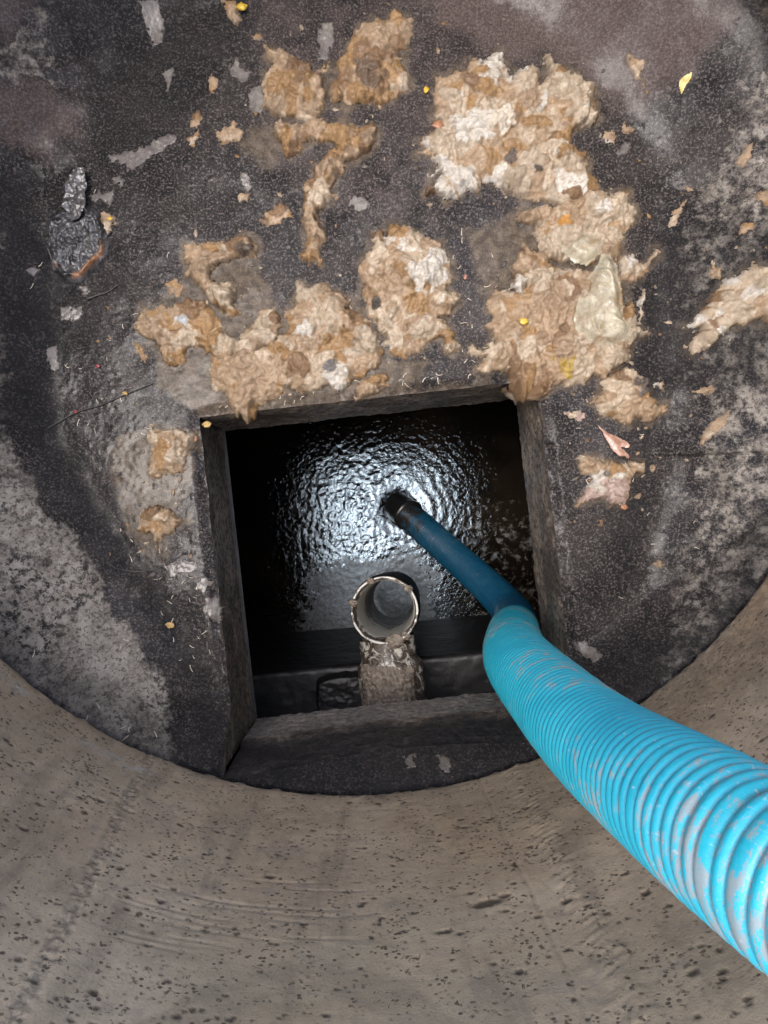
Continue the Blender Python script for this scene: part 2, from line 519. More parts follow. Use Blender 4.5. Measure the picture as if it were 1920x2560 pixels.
def floor_h(x, y, low=None):
    h = floor_low(x, y) if low is None else low
    h = h + 0.005 * fbm(x * 5, y * 5, 11, 3)
    h = h + 0.0009 * fbm(x * 26, y * 26, 21, 3) + 0.0003 * fbm(x * 150, y * 150, 31, 1)
    h = h + 0.0030 * np.maximum(0, perlin(x * 120, y * 120, 41) - 0.36) * (fbm(x * 9, y * 9, 43, 2) > -0.1)
    u, v = to_uv(x, y)
    q = np.maximum(np.abs(u), np.abs(v)) - HS          # worn lip of the hatch
    h = h - 0.012 * sstep(0.022, 0.0, q + 0.006 * fbm(x * 60, y * 60, 53, 3)) * np.clip(0.6 + 1.2 * fbm(x * 16, y * 16, 51, 3), 0.1, 1.5) * (v > -HS)
    return h

def build_slab():
    st = 0.0031
    n_in = int(round(2 * HS / st))
    st = 2 * HS / n_in
    lo_u = np.arange(-HS - st * 215, -HS - st / 2, st)
    uu = np.concatenate([lo_u[::1], np.linspace(-HS, HS, n_in + 1), np.arange(HS + st, HS + st * 215, st)])
    vv = np.concatenate([np.arange(-HS - st * 95, -HS - st / 2, st), np.linspace(-HS, HS, n_in + 1), np.arange(HS + st, HS + st * 300, st)])
    ug, vg = np.meshgrid(uu, vv, indexing='ij')
    x, y = to_xy(ug, vg)
    low = floor_low(x, y)
    z = floor_h(x, y, low)
    r = np.hypot(x - RC[0], y - RC[1])
    F = grid_faces(len(uu), len(vv))
    uc = ug.ravel()[F].mean(1)
    vc = vg.ravel()[F].mean(1)
    keep = ~((np.abs(uc) < HS) & (np.abs(vc) < HS)) & (r.ravel()[F].max(1) < RR + 0.09)
    F = F[keep]
    xr, yr = x.ravel(), y.ravel()
    V = np.stack([xr, yr, z.ravel()], 1)
    V, F = compact(V, F)
    xr, yr = V[:, 0], V[:, 1]
    w1 = 0.02 * fbm(xr * 16, yr * 16, 61, 4)
    bench = np.maximum(sstep(-0.01, 0.07, poly_sd(xr, yr, BENCH_L) + w1) * (0.5 + 0.5 * sstep(0.12, -0.08, yr)), 0.5 * sstep(-0.02, 0.10, poly_sd(xr, yr, BENCH_R) + w1))
    brown = sum(sstep(-0.03, 0.06, poly_sd(xr, yr, P) + 2 * w1) for P in BROWN)
    brown = brown + 0.5 * sstep(-0.08, 0.10, poly_sd(xr, yr, px_poly([(520, -250), (1250, -250), (1250, 520), (1000, 640), (620, 520), (560, 200)])) + 2 * w1)
    film = sum(sstep(-0.025, 0.03, poly_sd(xr, yr, P) + w1) for P in FILM)
    bench = np.where(brown > 0.5, bench * 0.5, bench)
    wet = sum(sstep(-0.02, 0.05, poly_sd(xr, yr, P) + 2 * w1) for P in WET)
    u, v = to_uv(xr, yr)
    fr = (v < -HS + 0.002) & (u > -HS) & (u < HS + 0.16)
    bench = np.where(fr, 0.12, bench)
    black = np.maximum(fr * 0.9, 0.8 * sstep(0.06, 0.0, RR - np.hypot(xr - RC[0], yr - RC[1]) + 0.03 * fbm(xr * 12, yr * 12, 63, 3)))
    black = np.clip(np.maximum(black, sum(w_ * sstep(-0.03, 0.035, poly_sd(xr, yr, P) + 1.6 * w1) for w_, P in BLACK)), 0, 1)
    slab = mesh_np('chamber_floor', V, F, MS, None, {'black': black, 'wet': np.clip(wet, 0, 1), 'bench': bench, 'brown': np.clip(brown, 0, 1), 'film': np.clip(film, 0, 1)})
    tag(slab, 'dark wet concrete slab floor of the chamber with a square hatch', None, None, 'structure')
    # the four faces of the hatch
    nd = 56
    for k in range(4):
        n = n_in * 1 + 1
        s = np.linspace(-HS, HS, n)
        d = np.linspace(0, 1, nd)
        sg, dg = np.meshgrid(s, d, indexing='ij')
        if k == 0:
            eu, ev, nu_, nv_ = sg, np.full_like(sg, HS), 0, -1
        elif k == 1:
            eu, ev, nu_, nv_ = np.full_like(sg, HS), sg, -1, 0
        elif k == 2:
            eu, ev, nu_, nv_ = sg, np.full_like(sg, -HS), 0, 1
        else:
            eu, ev, nu_, nv_ = np.full_like(sg, -HS), sg, 1, 0
        ex, ey = to_xy(eu, ev)
        top = floor_h(ex, ey)
        zz = top * (1 - dg) + (-SLAB_T) * dg
        off = (0.004 * fbm(sg * 12 + k * 9, zz * 14, 71, 4) + 0.0016 * perlin(sg * 80 + k * 7, zz * 80, 75)) * sstep(0, 0.12, dg)
        off = off + (0.001 if k != 3 else -0.007) * sstep(0.0, 0.2, dg) - 0.004 * sstep(0.25, 0.0, np.abs(dg - 0.03)) * (fbm(sg * 25 + k, zz * 25, 77, 3) > 0.12)
        if k == 2:
            off = off + 0.007 * np.exp(-((dg - 0.50) / 0.05) ** 2) + 0.006 * sstep(0.5, 0.56, dg)
        X, Y = to_xy(eu + nu_ * off, ev + nv_ * off)
        o = mesh_np('hatch_face', np.stack([X, Y, zz], -1).reshape(-1, 3), grid_faces(n, nd), MH, slab, {'black': ((0.95 * sstep(0.56, 0.44, dg + 0.05 * fbm(sg * 20, zz * 20, 79, 3))) if k == 2 else 0 * dg).ravel(), 'pale': (0.8 * sstep(0.5, 0.6, dg) * (k == 2) + 0 * dg).ravel()})
        # underside
    # ceiling of the tank: four strips round the hatch
    E = 1.7
    zs = -SLAB_T
    h = HS + 0.0
    strips = [((-E, h), (E, E)), ((-E, -E), (E, -h)), ((-E, -h), (-h, h)), ((h, -h), (E, h))]
    V, F = [], []
    for (u0, v0), (u1, v1) in strips:
        b = len(V)
        for a, c in ((u0, v0), (u1, v0), (u1, v1), (u0, v1)):
            X, Y = to_xy(a, c)
            V.append((X, Y, zs))
        F.append((b, b + 3, b + 2, b + 1))
    tag(mesh_np('tank_ceiling', V, F, MTANK), 'dark concrete underside of the slab above the tank', None, None, 'structure')
    return slab

slab = build_slab()

# ------------------------------------------------------------------ tank walls and water
TW = -0.408                                            # front wall of the tank at x = 0
def wall_line(x):
    return TW + (x) * math.tan(math.radians(5.4)) 

def build_tank():
    # end wall: lower lift, ledge, upper lift set back
    LZ = -0.75
    n = 300
    prof = [(0.0, z) for z in np.linspace(WZ - 0.15, LZ - 0.006, 110)] + [(-0.004, LZ)] + [(-q, LZ + 0.004) for q in np.linspace(0.01, 0.13, 16)] + [(-0.14, z) for z in np.linspace(LZ + 0.01, -SLAB_T, 60)]
    prof = np.array(prof)
    xs = np.linspace(-1.3, 1.3, n)
    X = np.repeat(xs[:, None], len(prof), 1)
    Q = np.repeat(prof[None, :, 0], n, 0)
    Z = np.repeat(prof[None, :, 1], n, 0)
    rel = 0.004 * fbm(X * 8, Z * 8 + Q * 8, 81, 4) + 0.0015 * perlin(X * 60, Z * 60 + Q * 60, 83)
    Y = wall_line(X) + Q + rel
    Z = Z + np.where(Q < -0.002, rel, 0)
    tag(mesh_np('tank_wall_front', np.stack([X, Y, Z], -1).reshape(-1, 3), grid_faces(n, len(prof)), MTANK), 'black wet concrete end wall of the tank with a ledge below the hatch', None, None, 'structure')
    # mortar lump on the ledge beside the pipe
    u, v = np.meshgrid(np.linspace(-1, 1, 60), np.linspace(-1, 1, 60), indexing='ij')
    X = -0.115 + u * 0.075
    Y = wall_line(X) - 0.075 + v * 0.06
    d = 1 - (u ** 4 + v ** 4) ** 0.25 + 0.07 * fbm(u * 4, v * 4, 85, 3)
    Z = LZ - 0.006 + 0.055 * sstep(0.0, 0.2, d) + 0.004 * fbm(X * 40, Y * 40, 86, 3)
    tag(mesh_np('mortar_lump', np.stack([X, Y, Z], -1).reshape(-1, 3), grid_faces(60, 60), MTANK), 'dark mortar lump on the tank ledge beside the pipe', 'mortar lump')
    for nm, P0, P1, lab in (('tank_wall_left', (-1.3, -0.6), (-1.3, 2.0), 'dark concrete side wall of the tank beyond the hatch corner'),
                       ('tank_wall_right', (1.3, 2.0), (1.3, -0.6), 'dark concrete side wall of the tank beside the hose'),
                       ('tank_wall_back', (-1.3, 2.0), (1.3, 2.0), 'dark concrete rear wall of the tank')):
        V = [(P0[0], P0[1], -SLAB_T), (P1[0], P1[1], -SLAB_T), (P1[0], P1[1], WZ - .15), (P0[0], P0[1], WZ - .15)]
        tag(mesh_np(nm, V, [(0, 1, 2, 3)], MTANK), lab, None, None, 'structure')
    # sewage surface
    st = 0.004
    xs = np.concatenate([np.linspace(-1.3, -0.76, 20), np.arange(-0.75, 0.75, st), np.linspace(0.76, 1.3, 20)])
    ys = np.concatenate([np.arange(-0.58, 0.60, st), np.linspace(0.61, 2.0, 40)])
    X, Y = np.meshgrid(xs, ys, indexing='ij')
    hx, hy = at(1000, 1268, WZ)[:2]
    r = np.hypot(X - hx, Y - hy)
    wob = r + 0.03 * fbm(X * 6, Y * 6, 91, 3)
    amp = 0.0004 * np.exp(-r / 0.2) * (0.4 + 0.9 * (fbm(X * 7, Y * 7, 95, 2) > -0.05))
    Z = amp * np.sin(wob * 2 * math.pi / 0.036) 
    fall = 0.2 + 0.8 * np.exp(-((X - hx + 0.16) ** 2 + (Y - hy + 0.03) ** 2) / 0.05)
    Z = Z + (0.0016 * fbm(X * 18 + 1.5 * fbm(X * 9, Y * 9, 92, 2), Y * 18, 93, 3) + 0.0014 * fbm(X * 62, Y * 62, 96, 2)) * fall
    Z = Z + 0.022 * np.exp(-(r / 0.05) ** 2) * -0.6       # drawn down at the hose mouth
    scum = 0.9 * sstep(-0.06, -0.24, Y + 0.08 * fbm(X * 5, Y * 5, 97, 3)) * sstep(0.45, 0.1, np.abs(X + 0.05))
    scum = np.maximum(scum, 0.5 * sstep(0.05, 0.35, X) * sstep(0.35, -0.1, Y))
    scum = np.maximum(scum, 0.75 * np.exp(-((X + 0.11) / 0.07) ** 2 - ((Y + 0.21) / 0.05) ** 2))
    o = mesh_np('water', np.stack([X, Y, Z + WZ], -1).reshape(-1, 3), grid_faces(len(xs), len(ys)), MW, None, {'scum': scum.ravel()})
    tag(o, 'black rippling sewage glinting at the bottom of the tank', None, None, 'structure')

build_tank()

# ------------------------------------------------------------------ concrete ring
def ring_theta(px, py):
    """where the pixel's ray meets the ring's inner face: angle from -Y and height"""
    dx, dy = (px - 960) / FPX, -(py - 1280) / FPX
    a = dx * dx + dy * dy
    b = -2 * (dx * RC[0] + dy * RC[1])
    c = RC[0] ** 2 + RC[1] ** 2 - RR * RR
    t = (-b + math.sqrt(b * b - 4 * a * c)) / (2 * a)
    x, y = dx * t - RC[0], dy * t - RC[1]
    return math.atan2(x, -y), CAMZ - t

def build_ring():
    rng = np.random.RandomState(5)
    fine = np.arange(-1.45, 1.40, 0.0030)
    rest = np.linspace(1.42, 2 * math.pi - 1.47, 160)
    th = np.concatenate([fine, rest])
    zf = np.arange(RING_Z0, 0.80, 0.0026)
    zs = np.concatenate([zf, np.linspace(0.81, RING_Z1, 24)])
    T, Z = np.meshgrid(th, zs, indexing='ij')
    S = T * RR
    off = 0.004 * fbm(S * 3, Z * 3, 101, 3) + 0.0007 * fbm(S * 45, Z * 45, 103, 3)
    pit = np.zeros_like(T)
    nf = len(fine)
    nz = len(zf)
    ds, dz = 0.0030 * RR, 0.0026
    for i in range(3600):
        s0 = rng.uniform(-1.42, 1.37) * RR
        z0 = rng.uniform(RING_Z0, 0.80)
        rad = 0.0014 + 0.0024 * rng.rand() ** 3 + (0.003 if rng.rand() < 0.012 else 0)
        if perlin(np.array([s0 * 7]), np.array([z0 * 7]), 107)[0] < rng.uniform(-0.6, 0.25):
            continue
        el = rng.uniform(0.9, 1.5)
        i0 = int((s0 + 1.45 * RR) / ds)
        j0 = int((z0 - RING_Z0) / dz)
        k = 7
        a0, a1, b0, b1 = max(i0 - k, 0), min(i0 + k, nf), max(j0 - k, 0), min(j0 + k, nz)
        if a0 >= a1 or b0 >= b1:
            continue
        q = np.hypot((S[a0:a1, b0:b1] - s0) / el, Z[a0:a1, b0:b1] - z0) / rad
        q = q + 0.35 * perlin(S[a0:a1, b0:b1] * 300, Z[a0:a1, b0:b1] * 300, 109)
        d = sstep(1.25, 0.55, q)
        off[a0:a1, b0:b1] += d * rad * 0.3
        pit[a0:a1, b0:b1] = np.maximum(pit[a0:a1, b0:b1], d)
    # the large spall and a few chips
    for px, py, a, b in ((1220, 2258, 0.020, 0.0085), (1262, 2240, 0.008, 0.004), (1110, 2330, 0.010, 0.004), (60, 2070, 0.006, 0.004), (236, 2480, .006, .005)):
        t0, z0 = ring_theta(px, py)
        q = np.hypot((S - t0 * RR) / a, (Z - z0) / b) + 0.5 * fbm(S * 90, Z * 90, 113, 2)
        d = sstep(1.2, 0.6, q)
        off += d * 0.0014
        pit = np.maximum(pit, d)
    # seams left by the mould
    seam = np.zeros_like(T)
    pale = np.zeros_like(T)
    dark = np.zeros_like(T)
    def line(pa, pb, wdt, jag):
        (ta, za), (tb, zb) = ring_theta(*pa), ring_theta(*pb)
        tc = ta + (tb - ta) * (Z - za) / (zb - za)
        return np.abs(S - tc * RR + jag * fbm(S * 30, Z * 30, 117, 3)) / wdt, (S - tc * RR), min(za, zb), max(za, zb)
    q, sd, za, zb = line((347, 1951), (75, 2478), 0.010, 0.008)
    sm = sstep(1.3, 0.4, q)
    off += 0.0028 * sm * (0.6 + fbm(S * 120, Z * 120, 119, 3)) - 0.003 * sstep(-0.02, 0.002, sd) * sstep(0.05, 0.002, sd)
    seam = np.maximum(seam, sm)
    q, sd, za, zb = line((1203, 1962), (1452, 2506), 0.0024, 0.002)
    sm = sstep(1.3, 0.4, q)
    off += 0.0009 * sm
    seam = np.maximum(seam, sm * 0.45)
    q, sd, za, zb = line((1336, 2026), (1565, 2480), 0.020, 0.014)
    sm = sstep(1.2, 0.2, q)
    off -= 0.0011 * sm * (0.8 + 1.4 * ridged(S * 26, Z * 80 + S * 50, 121, 2))
    # trowel scratches
    for k in range(16):
        px, py = rng.uniform(350, 900), rng.uniform(2190, 2400)
        t0, z0 = ring_theta(px, py)
        ln = rng.uniform(0.03, 0.10)
        sl = rng.uniform(-0.05, 0.12)
        zc = z0 + sl * (S - t0 * RR)
        m = np.exp(-((Z - zc) / 0.0014) ** 2) * sstep(ln, ln * 0.6, np.abs(S - t0 * RR))
        off += 0.0011 * m
    for px, py, ra in ((30, 1710, 0.05), (260, 1880, 0.05), (350, 1925, 0.03)):
        t0, z0 = ring_theta(px, py)
        pale = np.maximum(pale, sstep(1.2, 0.3, np.hypot((S - t0 * RR) / ra, (Z - z0) / 0.018) + 0.5 * fbm(S * 40, Z * 40, 123, 3)))
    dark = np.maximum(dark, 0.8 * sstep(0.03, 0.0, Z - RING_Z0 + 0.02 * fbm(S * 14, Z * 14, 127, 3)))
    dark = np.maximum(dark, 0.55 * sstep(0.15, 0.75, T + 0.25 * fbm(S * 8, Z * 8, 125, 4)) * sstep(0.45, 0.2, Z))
    # ragged lower arris
    off += 0.006 * sstep(0.010, 0.0, Z - RING_Z0) * (0.6 + 1.2 * fbm(S * 40, Z * 0 + 3.3, 129, 3))
    Zr = Z + np.where(Z < RING_Z0 + 1e-6, 0.004 * fbm(S * 25, Z * 0 + 1.7, 131, 4), 0)
    R = RR + off
    X = RC[0] + np.sin(T) * R
    Y = RC[1] - np.cos(T) * R
    nu, nv = T.shape
    V = np.stack([X, Y, Zr], -1)
    # underside, top and outer face
    extra = []
    for rr, zz in ((RR + 0.02, RING_Z1 + 0.012), (RR + 0.085, RING_Z1 + 0.012), (RR + 0.10, RING_Z1), (RR + 0.10, RING_Z0), ):
        t = th
        extra.append(np.stack([RC[0] + np.sin(t) * rr, RC[1] - np.cos(t) * rr, np.full_like(t, zz)], -1)[:, None, :])
    V2 = np.concatenate([V] + extra, 1)
    nv2 = V2.shape[1]
    F = grid_faces(nu, nv2, wrap=True)
    # close the underside
    i = np.arange(nu)
    i2 = (i + 1) % nu
    Fu = np.stack([i * nv2 + nv2 - 1, i2 * nv2 + nv2 - 1, i2 * nv2, i * nv2], 1)
    F = np.concatenate([F, Fu])
    pad = lambda a: np.concatenate([a, np.zeros((nu, 4))], 1).ravel()
    o = mesh_np('concrete_ring', V2.reshape(-1, 3), F, MR, None, {'pit': pad(pit), 'seam': pad(seam), 'pale': pad(pale), 'dark': pad(dark)})
    tag(o, 'round tan concrete shaft ring with pitted inner wall above the slab', 'concrete ring')

build_ring()

# ground round the shaft, out to the horizon
def build_ground():
    rad = np.concatenate([[RR + 0.10, 1.2, 1.8, 3, 5, 9, 20, 60, 200, 700]])
    th = np.linspace(0, 2 * math.pi, 96, endpoint=False)
    T, R = np.meshgrid(th, rad, indexing='ij')
    X = RC[0] + np.cos(T) * R
    Y = RC[1] + np.sin(T) * R
    Z = RING_Z1 - 0.06 + 0.02 * fbm(X * 1.5, Y * 1.5, 141, 3)
    tag(mesh_np('ground', np.stack([X, Y, Z], -1).reshape(-1, 3), grid_faces(96, len(rad), wrap=True), MGROUND), 'bare soil ground round the top of the shaft', None, None, 'structure')

build_ground()

# ------------------------------------------------------------------ tubes
def frames(P, straight=False):
    P = np.asarray(P, float)
    T = np.gradient(P, axis=0)
    if straight:
        T = np.repeat((P[-1] - P[0])[None], len(P), 0)
    T /= np.linalg.norm(T, axis=1)[:, None]
    N = np.zeros_like(P)
    n = np.cross(T[0], [0.3, 1, 0.2])
    n /= np.linalg.norm(n)
    for i in range(len(P)):
        n = n - T[i] * np.dot(n, T[i])
        n /= np.linalg.norm(n)
        N[i] = n
    return T, N, np.cross(T, N)

def catmull(C, n=60):
    C = [np.asarray(c, float) for c in C]
    C = [2 * C[0] - C[1]] + C + [2 * C[-1] - C[-2]]
    out = []
    for i in range(1, len(C) - 2):
        p0, p1, p2, p3 = C[i - 1:i + 3]
        for t in np.linspace(0, 1, n, endpoint=False):
            out.append(0.5 * ((2 * p1) + (-p0 + p2) * t + (2 * p0 - 5 * p1 + 4 * p2 - p3) * t * t + (-p0 + 3 * p1 - 3 * p2 + p3) * t ** 3))
    out.append(C[-2])
    return np.array(out)

def resample(P, step):
    d = np.concatenate([[0], np.cumsum(np.linalg.norm(np.diff(P, axis=0), axis=1))])
    s = np.arange(0, d[-1], step)
    return np.stack([np.interp(s, d, P[:, k]) for k in range(3)], 1), s

HOSE_R = 0.050
def build_hose():
    pts = [(975, 1250, 2.92), (1003, 1272, 2.80), (1085, 1345, 2.62), (1160, 1412, 2.44), (1228, 1474, 2.24), (1278, 1528, 2.0), (1288, 1560, 1.72),
           (1284, 1592, 1.42), (1295, 1650, 1.12), (1392, 1760, 0.865), (1470, 1836, 0.745), (1545, 1898, 0.665), (1690, 1998, 0.545), (1816, 2085, 0.48)]
    C = [at(px, py, CAMZ - d) for px, py, d in pts]
    C += [np.array(p) for p in ((0.232, -0.203, 0.96), (0.30, -0.235, 1.07), (0.43, -0.31, 1.12), (0.60, -0.42, 1.09), (0.85, -0.6, 1.03), (1.6, -1.0, 1.0), (3.0, -1.3, 1.0))]
    P = catmull(C)
    P0, _ = resample(P, 0.02)
    for _ in range(2):                                     # even out the bends
        P0[1:-1] = 0.25 * P0[:-2] + 0.5 * P0[1:-1] + 0.25 * P0[2:]
    P, s = resample(P0, 0.00125)
    T, N, B = frames(P)
    na = 44
    a = np.linspace(0, 2 * math.pi, na, endpoint=False)
    A, Sg = np.meshgrid(a, s, indexing='ij')
    A, Sg = A.T, Sg.T
    pitch = 0.0114
    ph = (Sg / pitch - A / (2 * math.pi)) % 1.0
    prof = np.abs(np.sin(math.pi * ph)) ** 0.55            # rounded rib, narrow groove
    R = HOSE_R - 0.0046 + 0.0046 * prof + 0.0006 * fbm(Sg * 30, A * 2, 151, 2)
    V = P[:, None, :] + R[..., None] * (np.cos(A)[..., None] * N[:, None, :] + np.sin(A)[..., None] * B[:, None, :])
    groove = sstep(0.62, 0.15, prof)
    depth = CAMZ - P[:, 2]
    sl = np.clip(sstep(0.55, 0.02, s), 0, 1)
    shade_dip = sstep(-0.10, -0.34, P[:, 2])  # painted shade and sewage film begin where the hose drops through the slab
    nS = len(s)
    F = grid_faces(nS, na)
    i = np.arange(nS - 1)
    Fw = np.stack([i * na + na - 1, (i + 1) * na + na - 1, (i + 1) * na, i * na], 1)
    F = np.concatenate([F, Fw])
    root = empty('suction_hose', tuple(P[0]))
    tag(root, 'bright blue ribbed suction hose hanging through the hatch into the sewage', 'hose')
    off = np.array(P[0])
    body = mesh_np('ribbed_tube', (V - off).reshape(-1, 3), F, MHO, root, {'groove': groove.ravel(), 'sludge': np.repeat(sl[:, None], na, 1).ravel(), 'shade_dipped': np.repeat(shade_dip[:, None], na, 1).ravel()},
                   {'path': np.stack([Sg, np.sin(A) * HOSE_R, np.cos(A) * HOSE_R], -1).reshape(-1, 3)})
    # sludge-black cuff at the mouth
    k = int(0.20 / 0.00125)
    idx = np.arange(0, k, 4)
    R2 = HOSE_R + 0.004 + 0.003 * np.exp(-((np.arange(len(idx)) - len(idx) + 3) / 2.0) ** 2) 
    R2[-1] = HOSE_R - 0.004
    V = (P[idx][:, None, :] + (R2[:, None] + 0.0012 * np.sin(a * 5)[None, :])[..., None] * (np.cos(a)[None, :, None] * N[idx][:, None, :] + np.sin(a)[None, :, None] * B[idx][:, None, :])) - off
    F = grid_faces(len(idx), na)
    i = np.arange(len(idx) - 1)
    F = np.concatenate([F, np.stack([i * na + na - 1, (i + 1) * na + na - 1, (i + 1) * na, i * na], 1)])
    tag(mesh_np('cuff', V.reshape(-1, 3), F, MBLACK, root), 'sludge-black mouth of the hose at the water')

build_hose()

def tube(name, P, radii, mat, parent=None, na=64, disp=0.0, seed=1, dirt=0.4, off=(0, 0, 0), flip=False):
    P = np.asarray(P, float)
    T, N, B = frames(P, True)
    a = np.linspace(0, 2 * math.pi, na, endpoint=False)
    r = np.asarray(radii, float)[:, None] * np.ones((1, na))
    ii = np.arange(len(P))[:, None] * np.ones((1, na))
    if disp:
        r = r + disp * fbm(ii * 0.35 + 0 * r, np.cos(a)[None] * 3 + np.sin(a)[None] * 5 + 0 * r, seed, 4)
    V = P[:, None, :] + r[..., None] * (np.cos(a)[None, :, None] * N[:, None, :] + np.sin(a)[None, :, None] * B[:, None, :]) - np.array(off)
    F = grid_faces(len(P), na)
    i = np.arange(len(P) - 1)
    F = np.concatenate([F, np.stack([i * na + na - 1, (i + 1) * na + na - 1, (i + 1) * na, i * na], 1)])
    dd = np.full(r.size, dirt) if np.isscalar(dirt) else np.repeat(np.asarray(dirt, float)[:, None], na, 1).ravel()
    return mesh_np(name, V.reshape(-1, 3), F, mat, parent, {'dirt': dd})

def build_tee():
    top = at(961, 1526, CAMZ - 1.845)
    bot = at(985, 1492, CAMZ - 2.62)
    ax = (bot - top)
    Lp = np.linalg.norm(ax)
    ax = ax / Lp
    root = empty('pipe_tee', tuple(top))
    tag(root, 'dirty white plastic pipe tee standing open end up above the sewage', 'pipe tee')
    pt = lambda d: top + ax * d
    # socket: outer wall, rolled rim, inner wall with the sealing groove and the narrower bore
    prof = [(0.080, 0.105), (0.080, 0.07), (0.0805, 0.04), (0.081, 0.012), (0.0815, 0.003), (0.080, 0.0), (0.0765, 0.0008), (0.0755, 0.006), (0.0755, 0.022), (0.078, 0.026), (0.078, 0.036),
            (0.0735, 0.041), (0.072, 0.060), (0.0705, 0.064), (0.070, 0.09), (0.070, 0.16), (0.070, 0.25), (0.069, 0.36), (0.069, 0.50), (0.069, Lp)]
    dirt = [0.55, .5, .5, 0.5, .45, .40, .42, .6, .7, .75, .75, .6, .3, .25, .15, .12, .22, .5, .65, .75]
    so = tube('socket', [pt(d) for r, d in prof], [r for r, d in prof], MPI, root, 96, 0.0006, 161, dirt, top)
    # ribbed dip pipe below the tee
    d = np.linspace(0.10, Lp, 220)
    r = 0.0835 + 0.0035 * np.sign(np.sin(d * 2 * math.pi / 0.016)) * np.abs(np.sin(d * 2 * math.pi / 0.016)) ** 0.5
    tube('dip_pipe', [pt(q) for q in d], r, MBLACK, root, 72, 0, 1, .5, top)
    # branch towards the wall
    a0 = pt(0.115) + np.array([0.0, -0.074, 0])
    a1 = np.array([0.040, -0.585, a0[2] + 0.01])
    t = np.linspace(0, 1, 60)
    P = a0[None] * (1 - t)[:, None] + a1[None] * t[:, None]
    r = 0.071 + 0.0125 * sstep(0.20, 0.27, t) 
    br = tube('branch', P, r, MPI, root, 96, 0.0012, 163, 0.62 - 0.14 * t, top)
    # crust of dried sludge along the top of the branch
    s, q = np.meshgrid(np.linspace(0, 1, 90), np.linspace(-1, 1, 70), indexing='ij')
    d = np.minimum(np.minimum(s, 1 - s) * 1.7, 1 - np.abs(q)) + 0.18 * fbm(s * 5, q * 4, 165, 4)
    rr = 0.083 + 0.014 * sstep(0.02, 0.22, d) * (0.7 + 0.7 * fbm(s * 9, q * 7, 167, 3)) + 0.0022 * fbm(s * 40, q * 30, 169, 2) - 0.01 * (d < 0.0)
    aa = q * 0.95 - 0.14
    base = (a0 + (a1 - a0) * 0.22)[None, None] * (1 - s)[..., None] + (a0 + (a1 - a0) * 0.80)[None, None] * s[..., None]
    V = base + np.stack([np.sin(aa) * rr, 0 * aa, np.cos(aa) * rr], -1) - top
    mesh_np('sludge_crust', V.reshape(-1, 3), grid_faces(90, 70), MCRUST, br)
    # lumps clinging to the rim
    for k, (ca, da, sz) in enumerate(((-1.25, 0.004, 0.021), (-0.9, 0.008, 0.014), (0.75, 0.004, 0.010), (2.0, 0.004, 0.009), (2.9, 0.006, 0.011))):
        cx = pt(da) + np.array([math.cos(ca) * 0.078, math.sin(ca) * 0.078, 0.004]) - top
        th, phg = np.meshgrid(np.linspace(0, math.pi, 22), np.linspace(0, 2 * math.pi, 34), indexing='ij')
        rad = sz * (0.75 + 0.5 * fbm(th * 2.2 + k * 7, np.cos(phg) * 1.6 + np.sin(phg) * 2.3, 171, 3))
        V = np.stack([cx[0] + rad * np.sin(th) * np.cos(phg) * 1.3, cx[1] + rad * np.sin(th) * np.sin(phg), cx[2] + 0.6 * rad * np.cos(th)], -1)
        mesh_np('sludge_lump', V.reshape(-1, 3), grid_faces(22, 34), MCRUST, so)

build_tee()

# ------------------------------------------------------------------ wet paper and sludge lying on the slab
TAN = (0.36, 0.262, 0.168)
OCH = (0.31, 0.19, 0.083)
CRM = (0.46, 0.38, 0.28)
WHT = (0.56, 0.53, 0.47)
BRN = (0.20, 0.12, 0.06)
GRY = (0.12, 0.103, 0.093)
LGR = (0.15, 0.135, 0.118)
PNK = (0.42, 0.32, 0.28)
PAL = {'ochre': [(TAN, 5), (OCH, 5), (CRM, 1), (BRN, 1.5)], 'tan': [(TAN, 6), (OCH, 2), (CRM, 3), (BRN, 1)],
       'cream': [(TAN, 4), (OCH, 1.5), (CRM, 6), (WHT, 3), (BRN, .6)], 'white': [(CRM, 3), (WHT, 6)],
       'grey': [(GRY, 4), (LGR, 2)], 'pale': [(LGR, 4), (GRY, 2)], 'pink': [(PNK, 5), (CRM, 2)]}
BOXES = []

